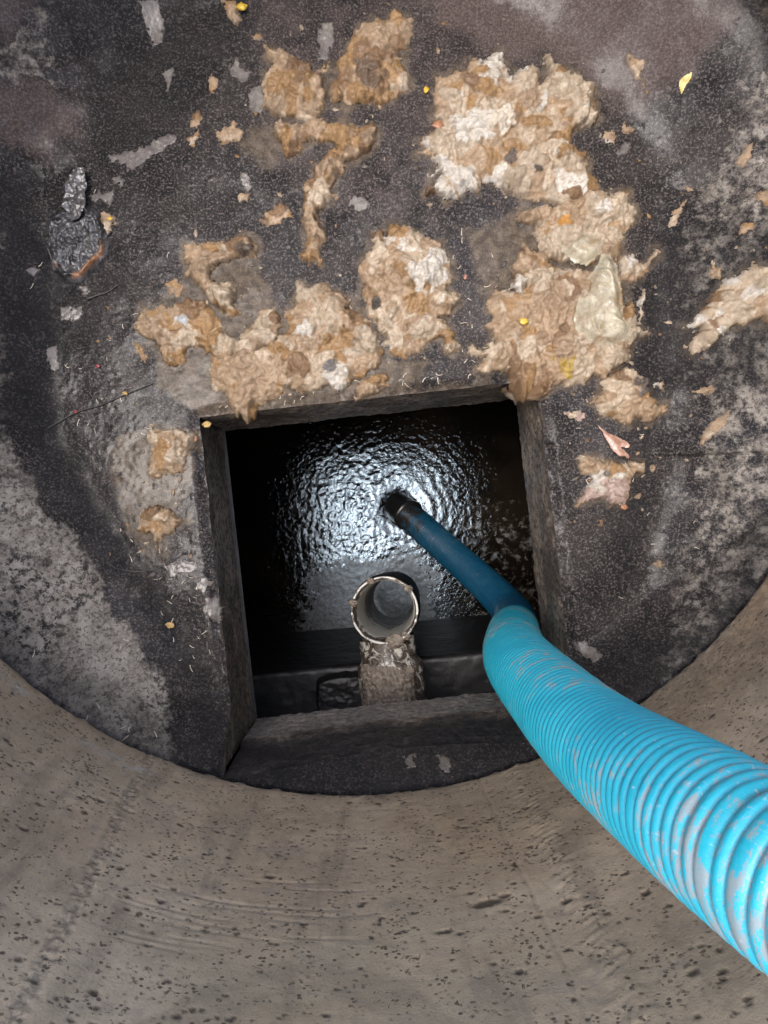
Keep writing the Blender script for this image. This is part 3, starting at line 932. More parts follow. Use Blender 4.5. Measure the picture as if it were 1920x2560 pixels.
def clump(name, label, cat, pts, ox=0, oy=0, s=1.0, pal='tan', thick=0.005, crum=0.0065, seed=1, res=0.0021, rag=0.0085,
          layers=None, mat=None, group=None, spots=(), zoff=0.0):
    P = np.array(px_poly(poly(pts, ox, oy, s), 0.012))
    if name == 'paper_clump':
        BOXES.append(P)
    lo, hi = P.min(0) - 0.012, P.max(0) + 0.012
    area = (hi - lo).prod()
    xs = np.arange(lo[0], hi[0], res)
    ys = np.arange(lo[1], hi[1], res)
    X, Y = np.meshgrid(xs, ys, indexing='ij')
    d = poly_sd(X, Y, P)
    d = d + 1.25 * rag * fbm(X * 48, Y * 48, seed, 4, 2.1, 0.6) + rag * 0.35 * (0.5 - np.abs(perlin(X * 130, Y * 130, seed + 3)) * 2) + 0.0015
    d = d - 0.010 * np.maximum(0, fbm(X * 120, Y * 120, seed + 5, 2)) * sstep(0.018, 0.002, d)
    keepv = d > -0.003
    F = grid_faces(len(xs), len(ys))
    F = F[keepv.ravel()[F].all(1)]
    if len(F) < 4:
        return None
    V = np.stack([X.ravel(), Y.ravel(), np.zeros(X.size)], 1)
    V, F, d = compact(V, F, d.ravel())
    x, y = V[:, 0], V[:, 1]
    rng = np.random.RandomState(seed)
    cols, wts = zip(*PAL[pal])
    wts = np.array(wts, float)
    wts /= wts.sum()
    cols = np.array(cols)
    base = cols[0]
    n1 = fbm(x * 20, y * 20, seed + 11, 3)[:, None]
    tint = np.where(n1 > 0.12, cols[min(1, len(cols) - 1)], base) * (1 + 0.35 * fbm(x * 45, y * 45, seed + 13, 2)[:, None])
    wx = x + 0.012 * fbm(x * 25, y * 25, seed + 21, 2)
    wy = y + 0.012 * fbm(x * 25, y * 25, seed + 23, 2)
    size = min(1.0, math.sqrt(area) / 0.16)
    bulk = thick * (0.12 + 0.88 * (1 - np.exp(-np.maximum(d, 0) / (0.005 + 0.020 * size))))
    cr = ridged(wx * 34, wy * 34, seed + 31, 3) * 0.4 + ridged(wx * 85, wy * 85, seed + 33, 2) * 0.3 + 0.35 * fbm(x * 130, y * 130, seed + 37, 2)
    h = bulk * (1 + 0.25 * fbm(x * 14, y * 14, seed + 35, 2)) + crum * (0.35 + cr) * sstep(0.0, 0.022, d) * (0.4 + 0.6 * size)
    nl = layers if layers is not None else int(6 + area / 0.0009)
    for k in range(nl):
        j = rng.randint(len(x))
        cx, cy = x[j], y[j]
        a, b = rng.uniform(0.007, 0.030, 2) * (0.45 + 0.75 * size)
        t = rng.uniform(0, math.pi)
        dx, dy = x - cx, y - cy
        uu = (dx * math.cos(t) + dy * math.sin(t)) / a
        vv = (-dx * math.sin(t) + dy * math.cos(t)) / b
        q = 1 - np.hypot(uu, vv) + 0.45 * fbm(x * 55 + k * 3.1, y * 55, seed + 41, 3)
        m = sstep(0.0, 0.12, q)
        fold = 0.0014 * np.sin((uu * 5 + 2 * fbm(x * 40, y * 40, seed + 43, 2)))
        h = h + m * (rng.uniform(0.001, 0.0042) * (0.3 + 0.7 * size) + fold * size) * sstep(0.0, 0.005, d)
        c = cols[rng.choice(len(cols), p=wts)] * rng.uniform(0.85, 1.12)
        tint = tint * (1 - m[:, None]) + c * m[:, None]
    for px, py, ra, colr in spots:
        sx, sy, _ = at(ox + px / s, oy + py / s, 0.012)
        rr = ra / s / FPX * CAMZ
        gx = x - sx + 0.9 * rr * fbm(x * 30, y * 30, seed + 52, 2)
        gy = y - sy + 0.9 * rr * fbm(x * 30, y * 30, seed + 53, 2)
        q = 1 - np.hypot(gx, gy) / rr + 0.7 * fbm(x * 60, y * 60, seed + 51, 3)
        m = sstep(0.0, 0.12, q)[:, None]
        tint = tint * (1 - m) + np.array(colr) * m
        h = h + 0.003 * m[:, 0] * sstep(0, 0.005, d)
    h = np.where(d < 0.0005, -0.003 + d, np.maximum(h, 0.0012))
    edge = (sstep(0.007, 0.0, d + 0.004 * fbm(x * 70, y * 70, seed + 61, 2)) * 0.65)[:, None]
    tint = tint * (1 - edge) + tint * np.array((0.42, 0.38, 0.34)) * edge      # pulp thins to a stained fringe
    # drape over the lip of the hatch
    u, v = to_uv(x, y)
    q = HS - np.maximum(np.abs(u), np.abs(v))
    zf = floor_h(x, y)
    ins = q > 0
    side_v = np.abs(v) > np.abs(u)
    inset = 0.007 + np.maximum(h, -0.004)
    lipz = floor_h(*to_xy(np.where(ins & ~side_v, np.sign(u) * HS, u), np.where(ins & side_v, np.sign(v) * HS, v)))
    u2 = np.where(ins & ~side_v, np.sign(u) * (HS - inset * np.minimum(1, q / 0.004)), u)
    v2 = np.where(ins & side_v, np.sign(v) * (HS - inset * np.minimum(1, q / 0.004)), v)
    x2, y2 = to_xy(u2, v2)
    z = np.where(ins, lipz + np.maximum(h, 0) * np.maximum(0, 1 - q / 0.006) - 3.0 * q, zf + h + zoff)
    c = np.array([x2.mean(), y2.mean(), zf.mean()])
    V = np.stack([x2, y2, z], 1) - c
    o = mesh_np(name, V, F, mat or MP, None, None, {'tint': np.clip(tint, 0.005, 0.8)})
    o.location = tuple(c)
    tag(o, label, cat, group)
    return o

A = dict(ox=480, oy=0, s=2.765)
B = dict(ox=1020, oy=80, s=2.765)
C = dict(ox=1150, oy=500, s=2.765)
D = dict(ox=300, oy=550, s=1.659)
E = dict(ox=0, oy=800, s=2.37)
G = dict(ox=1150, oy=850, s=2.1545)
H = dict(ox=960, oy=0, s=1.728)
K = dict(ox=60, oy=400, s=4.1475)
L1 = dict(ox=0, oy=0, s=1.728)
PG = 'clumps of wet paper on the slab'

clump('paper_clump', 'round ochre wet paper clump left of the two topmost big clumps', 'paper clump',
      [(500, 285), (560, 330), (640, 340), (700, 370), (740, 400), (800, 390), (830, 470), (880, 450), (940, 405), (950, 430), (900, 490), (910, 600), (920, 700), (880, 790), (820, 830), (740, 810), (700, 790), (620, 800), (540, 790), (520, 740), (470, 720), (480, 640), (480, 540), (500, 480), (560, 420), (510, 380)],
      pal='ochre', seed=201, group=PG, **A)
clump('paper_clump', 'topmost ochre wet paper clump with two ragged horns', 'paper clump',
      [(1260, 100), (1330, 130), (1400, 30), (1440, 60), (1520, 100), (1525, 220), (1490, 300), (1410, 330), (1450, 370), (1490, 470), (1520, 510), (1500, 580), (1440, 620), (1390, 670), (1310, 700), (1250, 680), (1190, 690), (1100, 710), (1040, 680), (970, 690), (940, 620), (940, 560), (1010, 500), (990, 420), (1050, 330), (1090, 260), (1130, 180)],
      pal='ochre', seed=203, group=PG, spots=[(1210, 500, 110, (.13, .085, .05))], **A)
clump('paper_clump', 'T-shaped ochre wet paper smear with a long thin tail', 'paper clump',
      [(560, 850), (620, 820), (700, 850), (760, 850), (840, 800), (900, 790), (940, 850), (1060, 830), (1180, 860), (1250, 830), (1290, 890), (1270, 960), (1210, 1040), (1130, 1080), (1060, 1100), (1040, 1180), (980, 1240), (950, 1290), (1000, 1340), (930, 1390), (870, 1450), (880, 1540), (930, 1650), (870, 1720), (900, 1830), (850, 1790), (800, 1820), (740, 1760), (775, 1700), (770, 1600), (760, 1500), (775, 1350), (770, 1250), (830, 1220), (850, 1120), (930, 1060), (990, 1000), (940, 960), (860, 960), (770, 970), (740, 1040), (670, 1080), (620, 1040), (600, 950), (545, 890)],
      pal='ochre', seed=205, group=PG, thick=0.005, crum=0.007, **A)
clump('paper_clump', 'largest cream and tan paper heap, ragged, with white sheets showing', 'paper clump',
      [(180, 280), (270, 280), (310, 260), (390, 230), (460, 150), (540, 190), (610, 120), (680, 120), (660, 180), (700, 230), (700, 300), (760, 250), (870, 190), (905, 270), (910, 350), (980, 290), (950, 150), (990, 130), (1020, 190), (1090, 210), (1130, 290), (1200, 260), (1220, 320), (1290, 340), (1310, 430), (1310, 530), (1330, 560), (1300, 610), (1200, 650), (1140, 680), (1140, 770), (1180, 810), (1240, 810), (1250, 870), (1270, 950), (1320, 1000), (1330, 1060), (1250, 1150), (1150, 1200), (1040, 1180), (900, 1150), (820, 1140), (750, 1110), (650, 1090), (600, 1040), (510, 1010), (520, 1050), (500, 1100), (420, 1080), (360, 1140), (270, 1140), (190, 1090), (110, 1130), (100, 1090), (180, 1040), (230, 970), (150, 980), (200, 920), (150, 830), (30, 820), (120, 790), (60, 740), (150, 700), (180, 650), (230, 600), (170, 570)],
      pal='cream', seed=207, group=PG, thick=0.009, crum=0.009,
      spots=[(330, 690, 90, WHT), (640, 610, 95, (.6, .55, .46)), (1150, 350, 110, CRM), (1180, 520, 110, CRM), (340, 500, 75, CRM), (820, 330, 80, CRM), (240, 780, 90, CRM), (560, 400, 80, OCH), (720, 860, 45, (.10, .075, .06)), (890, 960, 30, (.07, .055, .045))], **B)
clump('paper_clump', 'tan paper clump joining the largest heap to the plastic film', 'paper clump',
      [(370, 120), (420, 60), (560, 25), (680, 30), (760, 0), (850, -60), (960, -90), (1060, -60), (1190, -80), (1170, -10), (1240, 30), (1210, 150), (1150, 250), (1120, 310), (1130, 380), (1100, 420), (1000, 400), (880, 430), (760, 420), (650, 400), (560, 340), (540, 250), (500, 210), (560, 160), (440, 140)],
      pal='cream', seed=209, group=PG, thick=0.007, crum=0.008, spots=[(990, 70, 60, WHT), (730, 170, 45, (.5, .25, .05)), (600, 80, 80, TAN)], **C)
clump('paper_clump', 'big tan paper heap at the top right corner of the hatch', 'paper clump',
      [(360, 440), (430, 350), (440, 280), (500, 340), (600, 350), (620, 420), (700, 450), (800, 470), (900, 480), (1000, 470), (1100, 480), (1140, 640), (1140, 760), (1190, 700), (1240, 780), (1230, 850), (1340, 910), (1230, 960), (1190, 1000), (1190, 1090), (1100, 1150), (1010, 1220), (930, 1210), (870, 1270), (820, 1260), (800, 1300), (700, 1270), (650, 1260), (640, 1330), (560, 1370), (480, 1340), (420, 1370), (320, 1320), (360, 1260), (340, 1190), (250, 1190), (150, 1190), (110, 1150), (170, 1090), (40, 1050), (90, 1000), (170, 1030), (220, 960), (220, 900), (180, 860), (230, 800), (180, 760), (190, 680), (250, 600), (360, 620), (440, 590), (390, 540)],
      pal='tan', seed=211, group=PG, thick=0.009, crum=0.008,
      spots=[(310, 900, 100, TAN), (430, 1000, 90, CRM), (850, 1120, 90, CRM), (1040, 1080, 90, CRM), (720, 1160, 80, (.40, .28, .06)), (550, 540, 90, CRM), (400, 1330, 45, CRM)], **C)
clump('paper_scrap', 'small bluish white paper scrap on the left edge of the corner heap', 'paper scrap',
      [(350, 610), (400, 520), (470, 550), (450, 600), (430, 650)], pal='white', seed=213, thick=0.012, crum=0.004, zoff=0.008, **C)
clump('paper_clump', 'small cream paper tuft sticking out right of the plastic film', 'paper clump',
      [(1130, 370), (1200, 360), (1240, 420), (1300, 430), (1330, 350), (1370, 320), (1380, 360), (1330, 420), (1320, 480), (1260, 540), (1200, 560), (1110, 540), (1100, 450)],
      pal='cream', seed=215, group=PG, spots=[(1180, 400, 55, WHT)], **C)
clump('paper_scrap', 'upright pale grey paper strip right of the plastic film', 'paper scrap',
      [(1280, 590), (1305, 610), (1280, 720), (1290, 760), (1260, 850), (1235, 840), (1250, 700)], pal='white', seed=216, thick=0.006, crum=0.004, **C)
clump('paper_clump', 'round tan paper clump right of the hatch corner below the plastic film', 'paper clump',
      [(980, 1270), (1050, 1190), (1150, 1150), (1230, 1180), (1320, 1250), (1330, 1350), (1400, 1420), (1460, 1400), (1430, 1460), (1370, 1500), (1310, 1540), (1230, 1500), (1180, 1560), (1080, 1510), (990, 1490), (960, 1420), (890, 1400), (980, 1340)],
      pal='tan', seed=217, group=PG, thick=0.010, spots=[(1220, 1270, 35, (.06, .05, .04)), (1280, 1300, 60, GRY)], **C)
clump('paper_clump', 'cream frayed paper clump at the right edge of the picture', 'paper clump',
      [(1290, 1420), (1370, 1320), (1430, 1240), (1520, 1190), (1600, 1250), (1700, 1200), (1800, 1300), (1800, 1450), (1650, 1455), (1540, 1420), (1440, 1450), (1390, 1500), (1320, 1545), (1290, 1500), (1350, 1430)],
      pal='cream', seed=219, group=PG, **H)
clump('paper_clump', 'ochre paper clump cut by the edge at the top right', 'paper clump',
      [(1530, 210), (1540, 160), (1600, 95), (1659, 85), (1740, 110), (1750, 200), (1659, 215), (1600, 200)], pal='ochre', seed=221, group=PG, **H)
clump('paper_clump', 'cream and ochre paper clump standing alone above the middle of the hatch', 'paper clump',
      [(1040, 40), (1080, 30), (1100, 70), (1110, 10), (1160, 0), (1230, 30), (1270, 60), (1340, 90), (1365, 160), (1370, 210), (1385, 230), (1360, 280), (1400, 290), (1410, 330), (1380, 380), (1330, 400), (1360, 420), (1390, 470), (1415, 520), (1390, 545), (1350, 540), (1330, 480), (1290, 500), (1240, 540), (1180, 570), (1130, 550), (1090, 520), (1100, 470), (1050, 420), (1020, 360), (1010, 300), (1000, 240), (985, 190), (1010, 140), (1045, 110)],
      pal='cream', seed=223, group=PG, thick=0.008, crum=0.008,
      spots=[(1110, 270, 80, TAN), (1230, 330, 60, OCH), (1310, 150, 55, WHT), (1250, 230, 50, WHT), (1215, 80, 40, CRM), (1055, 345, 22, (.06, .05, .04)), (1150, 30, 40, OCH)], **D)
clump('paper_clump', 'hooked tan paper smear upper left of the hatch', 'paper clump',
      [(260, 100), (300, 90), (380, 80), (460, 80), (510, 50), (545, 70), (565, 110), (570, 160), (540, 150), (500, 150), (450, 170), (390, 180), (370, 220), (400, 260), (470, 250), (490, 290), (470, 340), (500, 380), (460, 400), (420, 370), (370, 330), (340, 290), (290, 240), (265, 220), (275, 180), (255, 150)],
      pal='tan', seed=225, group=PG, thick=0.005, crum=0.006, spots=[(520, 120, 30, (.10, .075, .055))], **D)
clump('paper_clump', 'wide tan paper mat left above the hatch corner', 'paper clump',
      [(50, 430), (90, 350), (130, 370), (160, 340), (200, 350), (270, 320), (350, 330), (410, 400), (430, 470), (480, 480), (540, 430), (580, 360), (640, 360), (670, 430), (640, 500), (560, 560), (500, 560), (420, 580), (360, 560), (330, 520), (280, 530), (250, 600), (190, 600), (160, 540), (140, 490), (90, 490)],
      pal='tan', seed=227, group=PG, thick=0.006, crum=0.007, spots=[(375, 500, 55, OCH), (255, 410, 25, (.45, .48, .5)), (450, 480, 30, CRM)], **D)
clump('paper_clump', 'tan and white paper heap on the upper lip of the hatch', 'paper clump',
      [(730, 240), (760, 240), (780, 270), (850, 260), (900, 290), (960, 330), (950, 370), (1000, 370), (1030, 420), (1070, 470), (1090, 540), (1080, 600), (1000, 650), (930, 690), (900, 710), (860, 690), (820, 700), (780, 720), (700, 700), (640, 740), (580, 770), (520, 830), (470, 800), (430, 720), (380, 700), (360, 620), (370, 560), (450, 540), (560, 520), (640, 490), (690, 450), (680, 380), (730, 340)],
      pal='tan', seed=229, group=PG, thick=0.006, crum=0.007,
      spots=[(860, 400, 75, CRM), (760, 460, 40, WHT), (880, 540, 70, OCH), (840, 590, 45, CRM), (900, 660, 50, WHT), (540, 640, 130, TAN), (870, 610, 25, (.16, .15, .15))], **D)
clump('paper_scrap', 'tan paper scrap on the hatch lip below the white-centred heap', 'paper scrap',
      [(970, 680), (1040, 640), (1110, 620), (1110, 690), (1040, 720), (970, 740)], pal='tan', seed=231, thick=0.005, **D)
clump('paper_clump', 'crumpled tan paper lump by the top left corner of the hatch', 'paper clump',
      [(880, 640), (960, 630), (1050, 640), (1150, 670), (1160, 740), (1100, 800), (1090, 880), (1000, 920), (940, 940), (860, 920), (880, 830), (890, 750), (860, 700)],
      pal='tan', seed=233, group=PG, thick=0.012, crum=0.014, spots=[(1030, 800, 50, CRM)], **E)
clump('paper_clump', 'flat tan paper clump left of the hatch, pointing down', 'paper clump',
      [(850, 1110), (920, 1090), (1000, 1110), (1030, 1150), (1080, 1190), (1000, 1270), (940, 1310), (910, 1370), (890, 1270), (800, 1250), (810, 1190)],
      pal='tan', seed=235, group=PG, thick=0.006, crum=0.006, **E)
clump('paper_clump', 'tan and pinkish white paper clump right of the hatch under the brown leaf', 'paper clump',
      [(640, 640), (680, 610), (760, 640), (880, 660), (1000, 650), (1000, 710), (930, 740), (920, 800), (930, 850), (900, 890), (820, 880), (780, 850), (720, 860), (630, 895), (690, 800), (720, 750), (660, 720)],
      pal='cream', seed=237, group=PG, thick=0.006, crum=0.007, spots=[(690, 670, 60, TAN), (840, 830, 90, PNK), (700, 850, 50, PNK), (795, 720, 22, (.15, .12, .10)), (940, 690, 60, TAN)], **G)

small = [
 ('tan', 'tan paper scrap with a yellow kernel at the top edge', [(190, -40), (290, -30), (310, 60), (340, 120), (290, 150), (240, 80)], A),
 ('tan', 'square folded tan scrap left of the T-shaped smear', [(160, 880), (240, 850), (280, 800), (310, 850), (350, 890), (320, 950), (240, 970), (180, 985)], A),
 ('ochre', 'small upright ochre scrap left of the round ochre clump', [(90, 510), (130, 490), (170, 520), (160, 590), (120, 610)], A),
 ('tan', 'fuzzy tan scrap between the hooked smear and the thin tail', [(460, 1500), (520, 1430), (600, 1370), (660, 1410), (690, 1470), (620, 1500), (540, 1560), (480, 1540)], A),
 ('tan', 'tiny tan lump below the grey oval flake', [(310, 1340), (350, 1300), (385, 1330), (360, 1375), (320, 1370)], A),
 ('pale', 'grey-tan oval flake above the tiny tan lump', [(325, 1170), (370, 1180), (410, 1260), (390, 1310), (350, 1280), (320, 1220)], A),
 ('pale', 'pale grey flake upper left of the round ochre clump', [(250, 440), (310, 370), (340, 440), (410, 470), (340, 540), (260, 490)], A),
 ('pale', 'long pale grey flake between the two topmost clumps', [(890, 130), (970, 130), (985, 250), (930, 390), (870, 380), (880, 300), (850, 240)], A),
 ('pale', 'grey flake along the left side of the round ochre clump', [(430, 560), (480, 540), (490, 640), (500, 700), (470, 790), (420, 760), (380, 690), (370, 620)], A),
 ('tan', 'tiny tan sliver above the round ochre clump', [(400, 215), (460, 195), (485, 240), (420, 245)], A),
 ('pale', 'round pale stone-like lump right of the thin tail', [(1080, 1340), (1130, 1320), (1240, 1390), (1210, 1440), (1130, 1450), (1085, 1400)], A),
 ('ochre', 'ochre sliver standing on the left edge of the largest heap', [(-10, 760), (40, 740), (60, 800), (30, 860), (-20, 850)], A),
 ('tan', 'thin wavy tan scrap high on the right', [(1040, 230), (1065, 270), (1112, 285), (1105, 330), (1132, 410), (1095, 360), (1060, 325), (1038, 280)], H),
 ('cream', 'star-shaped cream scrap right of the largest heap', [(930, 580), (960, 550), (1005, 555), (1005, 612), (975, 602), (950, 590)], H),
 ('tan', 'tan scrap above the star-shaped cream scrap', [(1028, 550), (1045, 515), (1092, 550), (1060, 568)], H),
 ('pale', 'pale bean-shaped scrap below the star-shaped one', [(1010, 650), (1050, 592), (1078, 598), (1058, 650), (1022, 668)], H),
 ('cream', 'cream leaf-like scrap on the right bench', [(1235, 930), (1300, 868), (1265, 965), (1232, 985)], H),
 ('tan', 'tan scrap near the right edge, upper of two', [(1525, 900), (1580, 885), (1645, 940), (1575, 962)], H),
 ('tan', 'forked tan scrap on the right bench', [(1468, 750), (1510, 690), (1528, 680), (1527, 740), (1500, 772)], H),
 ('ochre', 'curled ochre scrap near the right edge, lower of two', [(1485, 1010), (1532, 1008), (1522, 1050), (1468, 1067)], H),
 ('tan', 'tiny tan scrap above the right frayed clump', [(1376, 1190), (1418, 1182), (1412, 1228), (1385, 1228)], H),
 ('tan', 'tiny tan sliver in the middle of the right bench', [(1278, 832), (1310, 798), (1333, 826)], H),
 ('cream', 'cream crumb floating free left of the largest heap base', [(190, 870), (215, 858), (212, 880), (195, 886)], H),
 ('tan', 'thin tan sliver left of the wide paper mat', [(48, 505), (72, 498), (104, 560), (92, 584), (60, 552)], D),
 ('ochre', 'round ochre lump above the wide paper mat', [(180, 260), (220, 240), (258, 270), (240, 312), (190, 302)], D),
 ('tan', 'tan sliver beside the wet film left of the hatch', [(796, 140), (835, 150), (864, 210), (830, 244), (800, 190)], E),
 ('pale', 'pale flake on the left edge of the hatch near the front', [(1190, 1660), (1260, 1640), (1310, 1720), (1300, 1800), (1250, 1790), (1195, 1740)], E),
 ('pale', 'pale oval flake above the front one on the left hatch edge', [(1150, 1560), (1200, 1525), (1245, 1560), (1200, 1620), (1160, 1610)], E),
 ('grey', 'wide grey flake below the flat tan clump left of the hatch', [(960, 1460), (1050, 1420), (1160, 1440), (1150, 1500), (1080, 1500), (1000, 1530)], E),
 ('pale', 'pale upright flake at the foot of the left bench', [(265, 150), (320, 140), (340, 260), (310, 320), (280, 270)], E),
 ('cream', 'lone cream nugget on the lower right slab', [(1040, 1220), (1078, 1188), (1118, 1210), (1082, 1238)], G),
 ('cream', 'yellowish smear of paper right of the brown leaf', [(1350, 430), (1408, 395), (1395, 480), (1340, 520), (1265, 590), (1290, 500)], G),
 ('cream', 'four-cornered cream scrap right of the round tan clump', [(1055, 218), (1085, 230), (1112, 208), (1105, 258), (1070, 245), (1058, 255)], G),
 ('cream', 'cream two-pointed scrap near the right frayed clump', [(1240, 275), (1310, 265), (1335, 240), (1360, 280), (1330, 300)], G),
 ('pink', 'pinkish white scrap at the right hatch corner', [(540, 385), (600, 380), (655, 370), (690, 405), (650, 440), (600, 410)], G),
 ('tan', 'tan crumb right of the pinkish white clump', [(1040, 680), (1070, 670), (1092, 690), (1050, 705)], G),
 ('tan', 'tan crumb below the pinkish white clump', [(948, 835), (980, 825), (978, 855), (950, 862)], G),
 ('cream', 'cream crumb low on the right of the hatch', [(752, 965), (780, 962), (778, 1000), (755, 1002)], G),
 ('pale', 'pale grey spatter on the slab beside the bend of the hose', [(620, 1640), (680, 1620), (760, 1690), (720, 1730), (650, 1690)], G),
 ('tan', 'tan scrap with a yellow kernel beside the crushed can', [(770, 520), (850, 510), (940, 580), (920, 660), (830, 735), (745, 640)], K),
 ('pale', 'pale grey flake above right of the crushed can', [(875, 170), (960, 110), (1012, 180), (995, 245), (920, 210)], K),
 ('grey', 'grey twin flake right beside the crushed can', [(640, 350), (740, 290), (800, 330), (900, 290), (910, 380), (860, 470), (790, 400), (700, 410)], K),
 ('pale', 'squarish pale grey flake below the crushed can', [(350, 1520), (560, 1495), (592, 1560), (520, 1655), (360, 1640)], K),
 ('pale', 'round beige flake between the crushed can and the squarish flake', [(550, 1300), (620, 1288), (655, 1340), (590, 1395)], K),
 ('grey', 'round brownish grey flake left below the crushed can', [(50, 1160), (120, 1098), (180, 1140), (120, 1205)], K),
 ('grey', 'long grey flake, slanting, above the crushed can', [(460, 660), (530, 640), (620, 620), (660, 590), (750, 560), (758, 590), (690, 640), (600, 690), (540, 728), (530, 690), (470, 690)], L1),
 ('tan', 'tan triangle at the left end of the square folded scrap', [(800, 590), (850, 550), (865, 580), (840, 600), (830, 628)], L1),
 ('pale', 'pale grey flake at the top of the slab left of centre', [(600, 20), (680, 0), (700, 60), (690, 180), (650, 190), (630, 120)], L1),
 ('grey', 'upright narrow grey flake left of the small ochre scrap', [(695, 300), (735, 275), (745, 310), (715, 375)], L1),
 ('pale', 'pale lump on the dark mortar in front of the hatch, left one', [(75, 370), (135, 355), (130, 390), (95, 398)], dict(ox=960, oy=1650, s=1.728)),
 ('pale', 'pale lump on the dark mortar in front of the hatch, next to the hose', [(218, 362), (255, 352), (282, 380), (262, 408), (230, 398)], dict(ox=960, oy=1650, s=1.728)),
]
for i, (pal, lab, pts, fr) in enumerate(small):
    fl = pal in ('grey', 'pale')
    clump('sludge_flake' if fl else 'paper_scrap', lab, 'sludge flake' if fl else 'paper scrap', pts, pal=pal, seed=301 + 7 * i, thick=0.0005 if fl else 0.0025,
          crum=0.0003 if fl else 0.003, rag=0.006 if fl else 0.0055, res=0.0016, layers=0 if fl else 2, mat=MF if fl else MP, group='flakes of dried sludge' if fl else 'small paper scraps', **fr)

# brown pulp water that has soaked out round every clump stains the slab
def stain():
    me = slab.data
    n = len(me.vertices)
    co = np.zeros(n * 3, np.float32)
    me.vertices.foreach_get('co', co)
    x, y = co[0::3].astype(float), co[1::3].astype(float)
    at_ = me.attributes['film']
    f = np.zeros(n, np.float32)
    at_.data.foreach_get('value', f)
    w1 = 0.02 * fbm(x * 22, y * 22, 611, 4)
    for P in BOXES:
        lo, hi = P.min(0) - 0.06, P.max(0) + 0.06
        k = np.where((x > lo[0]) & (x < hi[0]) & (y > lo[1]) & (y < hi[1]))[0]
        if len(k):
            f[k] = np.maximum(f[k], 0.85 * sstep(-0.026, 0.003, poly_sd(x[k], y[k], P) + w1[k]))
    at_.data.foreach_set('value', f)
stain()

# ------------------------------------------------------------------ plastic film, leaf, crushed can
def mat_film():
    m = M('plastic_film')
    n = m.noise(60, 4, 0.6, 0.5)
    sp = m.math('MULTIPLY', m.ramp(m.voro(190), 0.10, 0.17, 1, 0), m.ramp(m.noise(50, 2), 0.42, 0.52))
    col = m.mix(m.ramp(n, 0.3, 0.7), (0.40, 0.36, 0.24), (0.56, 0.53, 0.41))
    col = m.mix(m.math('MULTIPLY', sp, 0.9), col, (0.05, 0.045, 0.03))
    al = m.math('MAXIMUM', m.ramp(m.noise(22, 3), 0.35, 0.7, 0.30, 0.75), sp)
    return m.out(col, 0.22, m.bump(m.noise(120, 3, 0.6, 1.0), 0.5, 0.002), **{'Alpha': al, 'Coat Weight': 0.5, 'Coat Roughness': 0.08})
MFILM = mat_film()

def sheet(name, label, cat, pts, ox, oy, s, mat, base, amp, fold_dir, seed, res=0.0022):
    P = np.array(px_poly(poly(pts, ox, oy, s), 0.03))
    lo, hi = P.min(0) - 0.008, P.max(0) + 0.008
    X, Y = np.meshgrid(np.arange(lo[0], hi[0], res), np.arange(lo[1], hi[1], res), indexing='ij')
    d = poly_sd(X, Y, P) + 0.0025 * fbm(X * 60, Y * 60, seed, 2)
    F = grid_faces(*X.shape)
    F = F[(d.ravel() > 0)[F].all(1)]
    V = np.stack([X.ravel(), Y.ravel()], 1)
    V, F, d = compact(V, F, d.ravel())
    x, y = V[:, 0], V[:, 1]
    a = fold_dir
    q = (x * math.cos(a) + y * math.sin(a)) * 26 + 1.3 * fbm(x * 12, y * 12, seed + 1, 2)
    t = (-x * math.sin(a) + y * math.cos(a)) * 9
    h = base + amp * (1 - 2 * np.abs(perlin(q, t, seed + 2))) + 0.4 * amp * (1 - 2 * np.abs(perlin(q * 2.1 + 4, t * 2.2, seed + 4)))
    h = h * (0.55 + 0.45 * sstep(0, 0.02, d))
    z = floor_h(x, y) + np.maximum(h, 0.002)
    c = np.array([x.mean(), y.mean(), z.mean()])
    o = mesh_np(name, np.stack([x, y, z], 1) - c, F, mat)
    o.location = tuple(c)
    tag(o, label, cat)
    return o

sheet('plastic_film', 'crumpled translucent yellowish plastic film lying on the paper heap', 'plastic film',
      [(1000, 330), (1060, 360), (1100, 450), (1130, 620), (1140, 790), (1200, 880), (1180, 960), (1090, 1000), (1000, 1020), (880, 980), (800, 900), (790, 800), (830, 670), (900, 520), (960, 420)], C['ox'], C['oy'], C['s'], MFILM, 0.032, 0.009, 0.5, 401, 0.0018)
sheet('plastic_film', 'smaller thin greyish plastic film with black specks above the crumpled one', 'plastic film',
      [(740, 240), (830, 190), (980, 220), (1050, 280), (1000, 350), (900, 440), (800, 420), (700, 330)], C['ox'], C['oy'], C['s'], MFILM, 0.029, 0.003, 1.4, 407)

def build_leaf():
    m = M('leaf_brown')
    n = m.noise(70, 4)
    mt = m.out(m.mix(m.ramp(n, 0.3, 0.7), (0.20, 0.095, 0.055), (0.40, 0.25, 0.19)), 0.35, m.bump(m.noise(200, 3), 0.4, 0.001), **{'Coat Weight': 0.3})
    sheet('leaf', 'torn reddish brown leaf pointing up left beside the hatch', 'leaf',
          [(768, 452), (830, 490), (890, 518), (948, 558), (935, 578), (898, 572), (938, 612), (936, 642), (915, 620), (882, 628), (850, 600), (825, 560), (795, 510)], G['ox'], G['oy'], G['s'], mt, 0.007, 0.002, 0.6, 421, 0.0015)
    m = M('leaf_yellow')
    mt = m.out(m.mix(m.ramp(m.noise(70, 3), 0.35, 0.65), (0.36, 0.27, 0.04), (0.55, 0.42, 0.16)), 0.45)
    sheet('leaf', 'small yellow-green leaf high on the right', 'leaf', [(1264, 365), (1280, 352), (1312, 342), (1308, 372), (1290, 390), (1276, 428), (1264, 400)], H['ox'], H['oy'], H['s'], mt, 0.006, 0.001, 0.6, 425, 0.0013)
build_leaf()

